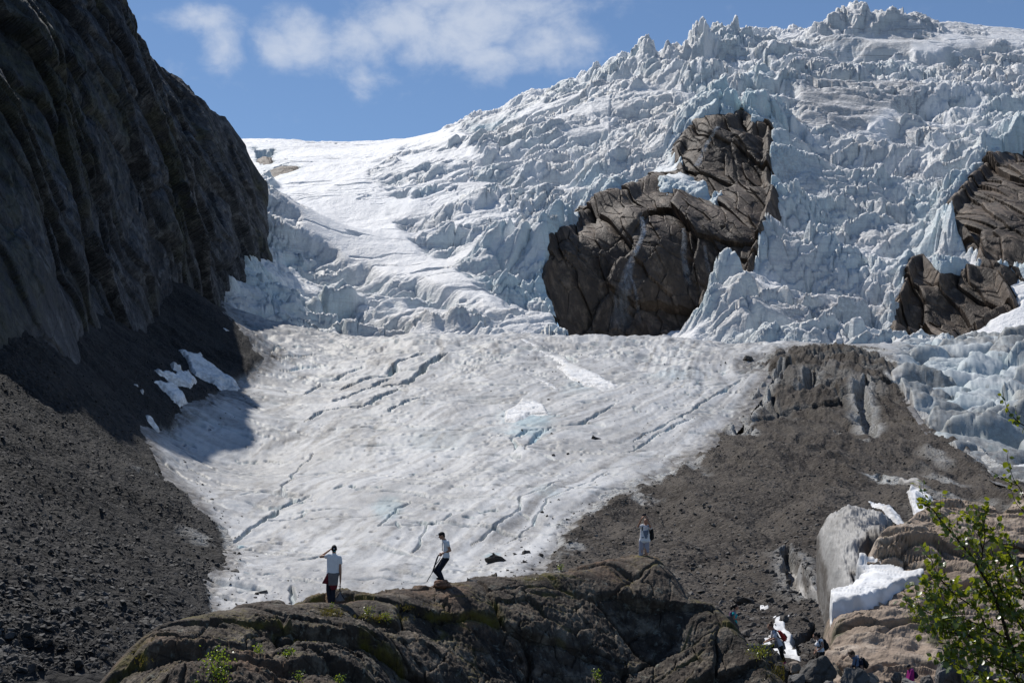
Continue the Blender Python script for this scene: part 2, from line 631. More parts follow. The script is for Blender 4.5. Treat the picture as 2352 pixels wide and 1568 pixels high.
VALLEY = Surface(pts([
    # tongue
    (500, 1390, 150), (900, 1390, 150), (1200, 1390, 150), (540, 1300, 185), (900, 1300, 185), (1150, 1300, 185),
    (560, 1200, 238), (900, 1200, 236), (1250, 1200, 236), (470, 1100, 300), (800, 1100, 302), (1200, 1095, 302),
    (500, 1000, 385), (800, 1000, 388), (1200, 1000, 388), (1500, 1000, 388), (620, 900, 488), (900, 895, 495), (1200, 895, 495), (1550, 900, 485),
    (640, 830, 575), (900, 822, 590), (1200, 820, 590), (1500, 830, 575), (620, 785, 655), (900, 774, 675), (1200, 770, 680), (1400, 775, 680), (1600, 790, 650),
    # tongue under the near rock
    (700, 1560, 90), (1100, 1560, 90), (800, 1720, 55), (1200, 1800, 50), (1600, 1800, 50),
    # moraine
    (1850, 803, 585), (1960, 799, 590), (2010, 808, 600), (1750, 880, 500), (1680, 1000, 385), (1900, 930, 452), (2050, 930, 455), (1560, 1090, 305),
    (1800, 1080, 312), (1980, 1080, 315), (2150, 1050, 345), (2270, 1085, 330), (1430, 1200, 238), (1700, 1200, 230), (1900, 1200, 226), (2060, 1180, 240),
    (1320, 1290, 190), (1600, 1380, 146), (1800, 1400, 132), (1900, 1425, 120), (1760, 1500, 90), (1850, 1568, 68),
    # right ice
    (2352, 806, 570), (2150, 808, 600), (2300, 1000, 385), (2380, 1060, 340), (2180, 930, 440), (2352, 930, 425), (2352, 850, 520),
    (2150, 1350, 135), (2352, 1300, 150), (2352, 1568, 75), (2800, 800, 560), (2800, 1000, 390), (2800, 1300, 180),
    # scree to the left
    (0, 1568, 70), (150, 1568, 78), (300, 1500, 95), (470, 1400, 146), (0, 1390, 95), (0, 1200, 140), (0, 1000, 195), (0, 800, 262),
    (200, 1300, 135), (200, 1150, 195), (200, 1000, 268), (200, 800, 355), (380, 1250, 205), (400, 1100, 295), (350, 1000, 350), (460, 900, 455),
    (350, 800, 440), (550, 880, 515), (590, 790, 645), (480, 700, 575), (560, 755, 640), (0, 690, 290), (150, 720, 370),
    (-500, 1000, 140), (-500, 1350, 80), (-500, 700, 225), (-900, 1000, 130), (-800, 500, 280),
]) + [np.array(q) for q in [(-150, 860, 130), (0, 880, 118), (150, 880, 118), (300, 860, 120), (-60, 20, -11), (0, 15, -12), (40, 15, -12), (-260, 640, 190), (-300, 420, 180)]])

FALL = Surface(pts([
    (560, 790, 720), (700, 785, 745), (900, 778, 755), (1100, 778, 760), (1280, 778, 765),
    (700, 680, 850), (900, 680, 842), (1100, 680, 835), (1230, 690, 825),
    (508, 652, 785), (572, 562, 890), (604, 482, 985), (632, 438, 1010), (700, 600, 945), (900, 600, 950), (1100, 600, 925), (1230, 590, 910),
    (750, 520, 1085), (950, 520, 1070), (1150, 500, 1060), (1290, 520, 985),
    (700, 430, 1260), (900, 430, 1220), (1100, 420, 1180), (1300, 420, 1110), (1400, 430, 1070),
    (560, 372, 1500), (620, 363, 1500), (720, 362, 1520), (870, 356, 1500), (1050, 307, 1480), (1250, 228, 1480), (1450, 155, 1500), (1600, 106, 1520), (1750, 100, 1550),
    (1850, 82, 1570), (1950, 60, 1590), (2100, 58, 1640), (2352, 66, 1700),
    (1200, 320, 1310), (1400, 320, 1250), (1500, 240, 1330), (1550, 380, 1130),
    # rock steps
    (1700, 255, 1165), (1610, 300, 1130), (1755, 300, 1130), (1500, 425, 1050), (1420, 465, 1010), (1620, 440, 1025), (1755, 420, 1045),
    (1300, 560, 932), (1500, 550, 930), (1700, 540, 938), (1270, 650, 915), (1450, 650, 918), (1600, 640, 922), (1450, 770, 906), (1340, 760, 906), (1600, 720, 911),
    # right ice fall
    (1800, 300, 1130), (1800, 400, 1035), (1790, 480, 975), (1770, 560, 925), (1690, 650, 872), (1640, 710, 845), (1640, 790, 792), (1800, 800, 775), (2040, 800, 775),
    (1800, 700, 850), (1950, 700, 852), (2040, 700, 855), (1900, 600, 925), (2060, 600, 935), (2000, 480, 1040), (1870, 480, 1030), (2140, 500, 1025),
    (1900, 370, 1140), (2100, 350, 1170), (2300, 330, 1180), (1900, 190, 1340), (2100, 200, 1345), (2300, 200, 1350), (2000, 110, 1470), (2300, 110, 1490),
    # rocks far right
    (2230, 430, 1030), (2352, 350, 1110), (2200, 500, 965), (2260, 600, 905), (2352, 560, 905), (2330, 640, 880), (2110, 650, 890), (2090, 720, 868), (2150, 770, 845),
    (2210, 765, 835), (2320, 690, 850), (2380, 690, 840), (2352, 790, 720), (2200, 806, 715), (2600, 350, 1150), (2600, 700, 830), (2700, 100, 1600), (2700, 800, 720),
    (1450, 830, 780), (2000, 860, 720), (900, 830, 700),
    # the ice cap behind the skyline
    (500, 330, 1900), (900, 335, 1950), (1250, 240, 1900), (1600, 140, 1900), (1950, 95, 1950), (2352, 90, 2000), (2800, 90, 2000), (430, 600, 830), (400, 700, 720), (300, 500, 1500), (480, 420, 1500), (450, 480, 950),
]), 2e-4)

# outlines of the different grounds, as seen from the path
SCREE = [(-900, 1900), (-900, 500), (0, 560), (300, 560), (470, 640), (560, 755), (598, 778), (590, 800), (640, 815), (585, 850), (548, 880),
         (572, 925), (520, 900), (470, 930), (430, 935), (400, 1000), (335, 990), (368, 1040), (395, 1100), (440, 1130), (480, 1180), (505, 1205), (525, 1260), (543, 1305),
         (505, 1325), (480, 1345), (492, 1400), (450, 1460), (300, 1700)]
MORAINE = [(1845, 803), (1900, 798), (2000, 806), (2045, 822), (2060, 860), (2110, 930), (2150, 985), (2220, 1030), (2290, 1085), (2370, 1112), (2420, 1150), (2420, 1300), (2200, 1400), (2200, 1700),
           (1500, 1700), (1400, 1500), (1180, 1350), (1225, 1305), (1290, 1240), (1310, 1205), (1400, 1140), (1530, 1085), (1560, 1062), (1660, 985), (1700, 940), (1735, 890), (1755, 850), (1700, 840), (1770, 815)]


def acr_(mo, Y):
    return mo * Y / 2940.0


def tongue_relief(X, Y, Z):
    px, py = project(X, Y, Z)
    sc = sdf(px, py, SCREE)
    mo = sdf(px, py, MORAINE, 600.0)
    keep = (sc < 18) & (mo < 25)
    right = sstep(2020, 2110, px + 0.25 * (py - 830)) * (mo < 12)
    # long swells and small dimples
    wx = X + 6 * fbm(X * 0.02, Y * 0.012, 2, 5)
    dz = 1.1 * fbm(wx * 0.03, Y * 0.012, 3, 11) + 0.26 * fbm(wx * 0.12, Y * 0.05, 3, 12) + 0.13 * fbm(wx * 0.5, Y * 0.22, 3, 13)
    dz = dz * (1 - right)
    blue = np.zeros_like(X)
    dirt = np.zeros_like(X)
    snow = np.zeros_like(X)
    # melt pits
    f1, f2, rid, dx, dy = worley(wx / 13.0 + 0.6 * fbm(X * 0.1, Y * 0.05, 3, 23), Y / 22.0 + 0.4 * fbm(X * 0.1, Y * 0.05, 3, 24), 21)
    pit = (rid > 0.7) * np.clip(1 - f1 / (0.03 + 0.08 * rid), 0, 1)
    dz -= 1.2 * pit * (1 - right)
    blue = np.maximum(blue, 0.55 * (pit > 0.1) * (rid > 0.8))
    dirt = np.maximum(dirt, 0.55 * (pit > 0.05))
    f1, f2, rid, dx, dy = worley(wx / 4.5, Y / 9.0, 22)
    pit = (rid > 0.80) * np.clip(1 - f1 / 0.15, 0, 1)
    dz -= 0.6 * pit * (1 - right)
    dirt = np.maximum(dirt, 0.5 * (pit > 0.1))
    # cracks
    for pl, wd, dp in CRACKS:
        pw = []
        for (qx, qy) in pl:
            pw.append(ground_hit(qx, qy))
        a = np.array(pw)
        lo, hi = a.min(0) - 25, a.max(0) + 25
        sel = (X > lo[0]) & (X < hi[0]) & (Y > lo[1]) & (Y < hi[1])
        if not sel.any():
            continue
        xs = X[sel] + 1.5 * fbm(X[sel] * 0.06, Y[sel] * 0.04, 3, 31)
        ys = Y[sel] + 2.6 * fbm(X[sel] * 0.06, Y[sel] * 0.04, 3, 32)
        d, tt = seg_dist(xs, ys * 1.0, a)
        ww = 0.68 * wd * (0.45 + 0.75 * np.abs(perlin(X[sel] * 0.05, Y[sel] * 0.05, 33)) * 1.6) * np.clip(np.minimum(tt, 1 - tt) * 7 + 0.25, 0, 1)
        c = 1 - sstep(0.55, 1.0, d / ww)
        dz[sel] -= dp * c
        dz[sel] += 0.10 * dp * np.exp(-(d / (2.6 * ww)) ** 2)
        blue[sel] = np.maximum(blue[sel], 0.75 * c * min(1.0, wd / 1.2))
    q = Y + 0.25 * X + 14 * fbm(X * 0.018, Y * 0.018, 3, 34)
    for (per, md, wdt, sd_) in ((9.0, 1.1, 0.11, 35), (16.0, 1.7, 0.08, 36)):
        ph = np.abs(np.mod(q / per + 0.5, 1) - 0.5)
        msk = sstep(0.14, 0.34, fbm(X * 0.035, Y * 0.05, 3, sd_) + 0.15 * sstep(950, 800, py)) * (1 - right)
        c = msk * sstep(wdt, 0.3 * wdt, ph)
        dz -= md * c
        blue = np.maximum(blue, 0.4 * c)
        dirt = np.maximum(dirt, 0.35 * c)
    # transverse swells near the crest
    cr = sstep(860, 790, py) * (px < 1900)
    dz += cr * 1.0 * ridged(wx * 0.012, Y * 0.09, 2, 40) - cr
    dz += cr * (2.2 * fbm(X * 0.03, Y * 0.02, 3, 41) + 0.8 * fbm(X * 0.12, Y * 0.08, 3, 42))
    # rough ice margin on the right of the crest
    rough = sstep(0, 60, sdf(px, py, [(1230, 775), (1500, 768), (1760, 800), (1800, 850), (1640, 890), (1450, 880), (1330, 830)]))
    dz += rough * (2.0 * ridged(wx * 0.05, Y * 0.03, 3, 44) - 2.0)
    # big rounded blocks of the right arm, in rows that follow the flow
    a = math.radians(28)
    u = X * math.cos(a) + Y * math.sin(a)
    v = -X * math.sin(a) + Y * math.cos(a)
    uu = u + 10 * fbm(u * 0.02, v * 0.02, 3, 50)
    vv = v + 10 * fbm(u * 0.02 + 7, v * 0.02, 3, 51)
    f1, f2, rid, dx, dy = worley(uu / 36.0, vv / 15.0, 52)
    blk = np.sqrt(np.clip(f2 - f1, 0, 1))
    f1b, f2b, rb, dxb, dyb = worley(uu / 19.0, vv / 8.0, 53)
    gb = f2b - f1b
    big = 6.5 * (rid - 0.5) + 8.0 * dy * (0.3 + rid) + 5.0 * dx * (rid - 0.5) + 5.0 * (blk - 0.6) - 3.0 * np.exp(-((f2 - f1) / 0.10) ** 2) + 1.6 * (rb - 0.5) * (rid > 0.4) - 1.0 * np.exp(-(gb / 0.12) ** 2) * (rid > 0.4) + 4.0 * fbm(uu * 0.02, vv * 0.035, 2, 57) + 1.1 * fbm(X * 0.12, Y * 0.08, 4, 54, 0.6)
    dz += right * big * (0.35 + 0.65 * sstep(1120, 900, py))
    blue = np.maximum(blue, right * (0.30 * (1 - blk) + 0.10 + 0.10 * rb))
    dirt = np.maximum(dirt, right * 0.65 * sstep(0.35, 0.8, rid + 0.5 * fbm(X * 0.05, Y * 0.03, 3, 55)))
    dirt = np.maximum(dirt, right * 0.8 * sstep(880, 1080, py + 60 * fbm(X * .03, Y * .03, 3, 56)))
    # dirt: the margins, and thin dust along the flow
    edge = np.maximum(sc, mo)
    jig = 9 * fbm(X * 0.08, Y * 0.04, 4, 60) + 5 * fbm(X * 0.5, Y * 0.25, 3, 61)
    dirt = np.maximum(dirt, sstep(-34, 4, edge + 1.6 * jig) * (0.9 - 0.5 * right))
    dirt = np.maximum(dirt, 0.5 * sstep(-190, -20, edge + 4 * jig) * sstep(-0.2, 0.5, fbm(acr_(mo, Y) * 0.4, Y * 0.012, 3, 67)) * (1 - right))
    dirt = np.maximum(dirt, 0.38 * sstep(0.05, 0.7, fbm(X * 0.02, Y * 0.02, 4, 68, 0.6)) * (1 - right))
    acr = mo * Y / 2940.0
    wgt = sstep(-520, -120, mo)
    strk = fbm(wx * 0.16, Y * 0.016, 4, 62) * (1 - wgt) + wgt * fbm(acr * 0.30, Y * 0.010, 4, 64)
    dz += wgt * 0.5 * fbm(acr * 0.16, Y * 0.008, 3, 65) * (1 - right)
    dirt = np.maximum(dirt, 0.62 * sstep(0.1, 0.8, strk + 0.3 * fbm(X * 0.3, Y * 0.15, 3, 63)) * (1 - right))
    dirt = np.maximum(dirt, 0.5 * sstep(840, 775, py + jig) * sstep(1000, 640, px))
    # the pale blue slush round the heart-shaped snow patch and other wet hollows
    for (cx, cy, rx, ry, am) in ((1205, 965, 90, 45, 0.55), (1230, 990, 60, 20, 0.5), (1330, 885, 60, 30, 0.3), (890, 1165, 40, 40, 0.45), (1260, 1130, 50, 22, 0.3), (1010, 1010, 120, 40, 0.15),
                                 (1560, 860, 90, 20, 0.25), (1130, 1265, 26, 10, 0.6), (552, 1254, 16, 8, 0.8)):
        q = np.sqrt(((px - cx) / rx) ** 2 + ((py - cy) / ry) ** 2) + 0.35 * fbm(X * 0.06, Y * 0.04, 3, 66)
        blue = np.maximum(blue, am * sstep(1.0, 0.3, q))
    return dz, keep, dirt, blue, snow


def build_tongue():
    th, Yv, X, Y = fan(330, 2560, 60, 860, 1000, 760)
    Z = VALLEY.fast(th, Yv)
    dz, keep, dirt, blue, snow = tongue_relief(X, Y, Z)
    me = grid_mesh('glacier_tongue', X, Y, Z + dz, keep, True, dict(dirt=dirt, blue=blue, snow=snow))
    return link('glacier_tongue', me, M_TONGUE, label='smooth grey white glacier tongue filling the valley floor below the icefall', cat='glacier', kind='structure')


def ground_hit(px, py, surf=None):
    """where a sight line meets the valley surface"""
    surf = surf or VALLEY
    d = pdir(px, py)
    ys = np.geomspace(50, 1500, 400)
    g = ys * d.z - surf(ys * d.x, ys)
    k = np.nonzero(g < 0)[0]
    if len(k) == 0:
        Yh = 700.0
    else:
        i = max(k[0], 1)
        Yh = ys[i - 1] + (ys[i] - ys[i - 1]) * g[i - 1] / (g[i - 1] - g[i] + 1e-9)
    return (d.x * Yh, Yh)


CRACKS = [
    ([(784, 892), (834, 874), (860, 866), (894, 862), (904, 836), (974, 812)], 3.4, 5.0),
    ([(760, 925), (784, 919), (827, 899), (875, 875), (910, 868)], 2.6, 4.0),
    ([(880, 889), (930, 882), (964, 859), (987, 836), (1030, 809)], 3.8, 6.0),
    ([(700, 968), (740, 948), (784, 941), (827, 939), (870, 916), (894, 906), (920, 892)], 2.6, 4.0),
    ([(887, 946), (924, 929), (980, 912)], 2.2, 3.5),
    ([(775, 871), (800, 858), (837, 842)], 2.0, 3.0),
    ([(700, 908), (715, 896), (735, 880)], 2.0, 3.0),
    ([(1174, 1039), (1177, 1012), (1214, 989), (1265, 984), (1317, 976), (1350, 959), (1417, 929)], 1.6, 1.6),
    ([(1190, 1032), (1230, 1005), (1267, 982), (1300, 977)], 1.2, 1.2),
    ([(537, 1251), (553, 1225), (573, 1208), (617, 1181), (663, 1148), (707, 1133)], 1.15, 1.8),
    ([(650, 1130), (657, 1115), (683, 1071), (717, 1045)], 0.7, 1.2),
    ([(538, 1253), (552, 1256), (572, 1257)], 1.6, 2.2),
    ([(570, 1258), (650, 1275), (733, 1281)], 0.5, 0.6),
    ([(530, 1325), (600, 1333), (653, 1335), (747, 1325)], 0.5, 0.6),
    ([(647, 1390), (665, 1365), (683, 1345)], 0.6, 1.0),
    ([(861, 1218), (894, 1195), (925, 1165), (941, 1148)], 0.6, 0.9),
    ([(945, 1270), (965, 1245), (977, 1208), (1014, 1198), (1040, 1180)], 0.6, 0.9),
    ([(1094, 1241), (1120, 1220), (1144, 1205), (1181, 1175), (1190, 1160), (1201, 1141), (1248, 1118), (1300, 1095)], 0.6, 0.9),
    ([(1161, 1245), (1195, 1215), (1231, 1185), (1236, 1161), (1262, 1140), (1330, 1110), (1390, 1075)], 0.55, 0.8),
    ([(1560, 800), (1600, 812), (1640, 810)], 1.6, 2.0), ([(1250, 790), (1290, 806), (1330, 832)], 1.8, 2.5),
    ([(1460, 1010), (1560, 960), (1640, 905), (1700, 870)], 1.4, 1.5), ([(1430, 1040), (1540, 985), (1600, 960)], 1.2, 1.3),
    ([(640, 820), (690, 818), (740, 812)], 1.5, 1.6), ([(640, 845), (700, 843), (760, 838)], 1.5, 1.6), ([(620, 805), (680, 800), (745, 802)], 1.5, 1.6),
]


def moraine_relief(X, Y, Z):
    px, py = project(X, Y, Z)
    sd = sdf(px, py, MORAINE)
    jig = 18 * fbm(X * 0.05, Y * 0.022, 4, 70) + 9 * fbm(X * 0.4, Y * 0.2, 3, 71)
    e = sd + jig
    near = np.clip(Y / 200.0, 0.5, 3)
    thick = sstep(-8, 30, e) * 0.9 * near - 0.6 * near
    dz = thick + (2.4 * fbm(X * 0.022, Y * 0.013, 3, 72) + 1.4 * (ridged(X * 0.05, Y * 0.02, 3, 89) - 1.1)) * sstep(0, 60, sd) * np.clip(Y / 260, 0.25, 1.3) + 0.45 * fbm(X * 0.2, Y * 0.12, 4, 73, 0.6) + 0.12 * fbm(X * 0.9, Y * 0.6, 3, 74)
    # rills running down the cone
    a = np.arctan2(X - 165, 640 - Y)
    dz += 2.6 * np.exp(-((px - 1925) / 190) ** 2 - ((py - 822) / 45) ** 2)
    dz += 1.1 * ridged(a * 30 + 0.6 * fbm(X * .03, Y * .03, 2, 77), Y * 0.006, 3, 75) - 1.1
    ice = np.zeros_like(X)
    # upper end: broken dirty ice blocks
    top = sstep(1000, 900, py + 25 * fbm(X * .02, Y * .02, 3, 76)) * sstep(-10, 30, sd) * sstep(1640, 1780, px)
    f1, f2, rid, dx, dy = worley((X + 8 * fbm(X * .02, Y * .02, 2, 78)) / 26.0, (Y + 9 * fbm(X * .02, Y * .02, 2, 79)) / 34.0, 80)
    g = f2 - f1
    dz += top * (3.5 * (rid - 0.4) + 4.0 * dx * (rid - 0.4) - 6.0 * np.exp(-(g / 0.06) ** 2))
    ice = np.maximum(ice, top * 0.25 * sstep(0.28, 0.05, g) * (fbm(X * .05, Y * .05, 3, 81) > -0.1))
    dz += top * 1.3 * fbm(X * 0.12, Y * 0.08, 4, 98, 0.65)
    ice = np.maximum(ice, top * 0.15 * sstep(0.3, 0.6, fbm(X * .04, Y * .025, 4, 83)))
    for pl, wd, dp, ic in MCRACKS:
        aa = np.array([ground_hit(*q) for q in pl])
        lo, hi = aa.min(0) - 20, aa.max(0) + 20
        sel = (X > lo[0]) & (X < hi[0]) & (Y > lo[1]) & (Y < hi[1])
        xs = X[sel] + 1.2 * fbm(X[sel] * 0.12, Y[sel] * 0.06, 3, 84)
        ys = Y[sel] + 2.0 * fbm(X[sel] * 0.1, Y[sel] * 0.06, 3, 85)
        d, tt = seg_dist(xs, ys, aa)
        ww = wd * np.clip(np.minimum(tt, 1 - tt) * 6 + 0.2, 0, 1)
        c = 1 - sstep(0.5, 1.0, d / ww)
        dz[sel] -= dp * c
        ice[sel] = np.maximum(ice[sel], ic * (1 - sstep(0.9, 2.6, d / ww)))
    # thin edges of the gravel let ice show
    ice = np.maximum(ice, 0.9 * sstep(16, 0, e) * sstep(1130, 1160, px))
    ice = np.maximum(ice, 0.6 * sstep(0.35, 0.7, fbm(X * 0.1, Y * 0.05, 4, 86)) * sstep(90, 20, sd) * (px < 1700))
    ice = np.maximum(ice, 0.55 * sstep(2050, 2200, px) * sstep(0.0, 0.5, fbm(X * 0.05, Y * 0.02, 4, 87)))
    pit = sdf(px, py, CAVE) + 2 * fbm(X * 0.5, Y * 0.3, 3, 88)
    dz -= 4.5 * sstep(-1.5, 2.5, pit)
    pit2 = sdf(px, py, HOLLOW)
    dz -= 7.0 * sstep(-2, 5, pit2)
    ice = ice * (1 - sstep(-3, 1, np.maximum(pit, pit2)))
    return dz, e > -14, ice


HOLLOW = [(1968, 1236), (1996, 1228), (2004, 1290), (2020, 1330), (1986, 1316), (1972, 1285)]
CAVE = [(1817, 1466), (1824, 1459), (1852, 1446), (1872, 1438), (1868, 1452), (1838, 1464), (1836, 1480), (1842, 1512), (1830, 1496), (1818, 1478)]


def build_moraine():
    th, Yv, X, Y = fan(1130, 2560, 62, 640, 780, 700)
    Z = VALLEY.fast(th, Yv)
    dz, keep, ice = moraine_relief(X, Y, Z)
    me = grid_mesh('moraine', X, Y, Z + dz, keep, True, dict(ice=ice))
    return link('moraine', me, M_MORAINE, label='dark brown cone of gravel lying on the glacier between its two arms', cat='moraine', kind='structure')


MCRACKS = [
    ([(1730, 990), (1705, 1000), (1690, 965), (1735, 930), (1760, 890), (1800, 850)], 2.4, 4.0, 0.7),
    ([(1985, 880), (1975, 920), (1990, 960), (1998, 995)], 2.6, 6.0, 0.6),
    ([(1868, 870), (1860, 890), (1850, 905)], 3.0, 7.0, 0.4),
    ([(1800, 1255), (1815, 1300), (1830, 1340), (1860, 1375), (1890, 1400)], 1.3, 2.6, 0.35),
    ([(1920, 990), (1960, 1005), (2000, 1010)], 1.2, 1.5, 0.5),
    ([(2020, 1090), (2045, 1110), (2075, 1130)], 2.2, 3.0, 0.9),
]


def scree_relief(X, Y, Z):
    px, py = project(X, Y, Z)
    sd = sdf(px, py, SCREE)
    jig = 9 * fbm(X * 0.09, Y * 0.04, 4, 90) + 5 * fbm(X * 0.5, Y * 0.25, 3, 91)
    e = sd + jig
    near = np.clip(Y / 150.0, 0.5, 4)
    dz = (sstep(-8, 26, e) * 0.9 - 0.5) * near
    # gullies run down the slope towards the ice
    s = Z * 0.9 - X * 0.6
    c = Y + 0.25 * s
    dz += sstep(0, 70, sd) * (1.3 * fbm(c * 0.03, s * 0.012, 3, 92) + 0.9 * (ridged(c * 0.09, s * 0.02, 3, 93) - 1.0))
    dz += 0.5 * fbm(X * 0.2, Y * 0.14, 4, 94) + 0.2 * fbm(X * 0.8, Y * 0.5, 3, 95)
    ice = 0.7 * sstep(14, 0, e) + 0.6 * sstep(0.45, 0.7, fbm(X * 0.12, Y * 0.06, 4, 96)) * sstep(110, 20, sd) * (py > 1050)
    return dz, e > -14, np.clip(ice, 0, 1)


def build_scree():
    th, Yv, X, Y = fan(-900, 660, 62, 760, 820, 640)
    Z = VALLEY.fast(th, Yv)
    dz, keep, ice = scree_relief(X, Y, Z)
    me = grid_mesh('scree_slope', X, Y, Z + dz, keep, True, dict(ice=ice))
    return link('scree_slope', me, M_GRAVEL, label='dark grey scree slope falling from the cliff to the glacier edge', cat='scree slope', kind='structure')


# ---------------------------------------------------------------- the icefall and its rock steps
ROCKS = [
    [(1255, 655), (1275, 590), (1262, 560), (1290, 530), (1330, 480), (1360, 462), (1440, 440), (1470, 420), (1540, 400), (1570, 395), (1555, 350), (1575, 310), (1600, 282), (1660, 265),
     (1690, 262), (1702, 246), (1722, 262), (1730, 280), (1765, 282), (1765, 350), (1758, 400), (1778, 440), (1760, 480), (1755, 520), (1735, 560), (1720, 600), (1700, 620), (1660, 650), (1625, 665), (1612, 720),
     (1500, 770), (1470, 800), (1330, 800), (1280, 745)],
    [(2352, 338), (2310, 345), (2270, 365), (2235, 400), (2200, 450), (2172, 490), (2200, 510), (2230, 545), (2250, 570), (2262, 610), (2300, 622), (2420, 630), (2420, 330)],
    [(2095, 600), (2120, 585), (2160, 640), (2200, 625), (2250, 628), (2290, 640), (2310, 670), (2320, 690), (2270, 715), (2230, 745), (2180, 785), (2140, 765), (2060, 745), (2058, 700), (2075, 660)],
    [(588, 345), (625, 350), (618, 370), (600, 372)],
    [(612, 400), (650, 385), (680, 382), (645, 398), (625, 405)],
]
SMOOTH = [
    [(200, 150), (640, 150), (640, 400), (600, 430), (200, 430)],
    [(560, 240), (870, 240), (1050, 285), (1110, 312), (1000, 345), (900, 372), (850, 400), (930, 430), (985, 455), (1000, 480), (900, 492), (880, 530), (930, 560), (1000, 600), (1040, 625), (960, 640),
     (860, 605), (760, 560), (690, 520), (640, 440), (600, 400)],
    [(700, 480), (880, 470), (960, 540), (1060, 620), (1150, 680), (1110, 700), (1000, 665), (880, 640), (780, 600), (710, 545)],
    [(860, 345), (1050, 330), (1180, 350), (1100, 380), (1010, 372), (930, 395)],
    [(1110, 530), (1190, 498), (1170, 545), (1090, 600), (1000, 612), (1060, 570)],
    [(620, 757), (900, 760), (1250, 764), (1290, 810), (600, 810)],
    [(2100, 95), (2200, 70), (2420, 62), (2420, 105), (2260, 100), (2150, 125), (2060, 135)],
    [(1960, 300), (2080, 230), (2120, 210), (2060, 260), (2000, 310)],
    [(2420, 640), (2300, 640), (2330, 690), (2250, 735), (2170, 800), (2160, 830), (2420, 830)],
    [(1500, 775), (1615, 715), (1640, 740), (1600, 800), (1480, 790)],
    [(1500, 395), (1560, 385), (1640, 425), (1660, 440), (1600, 432), (1540, 410)],
]
ICE_TONGUE = [(1480, 402), (1560, 384), (1600, 390), (1640, 422), (1668, 440), (1640, 450), (1600, 436), (1560, 424), (1515, 430)]
BOWL = [(1840, 190), (1900, 180), (2100, 165), (2180, 190), (2100, 225), (2000, 290), (1900, 300), (1830, 270), (1810, 230)]
UPPER = [(1850, 60), (1960, 50), (2100, 60), (2230, 75), (2100, 110), (2000, 115), (1900, 105)]


def fan_fall(px0, px1, Y0, Y1, nc, nr):
    return fan(px0, px1, Y0, Y1, nc, nr)


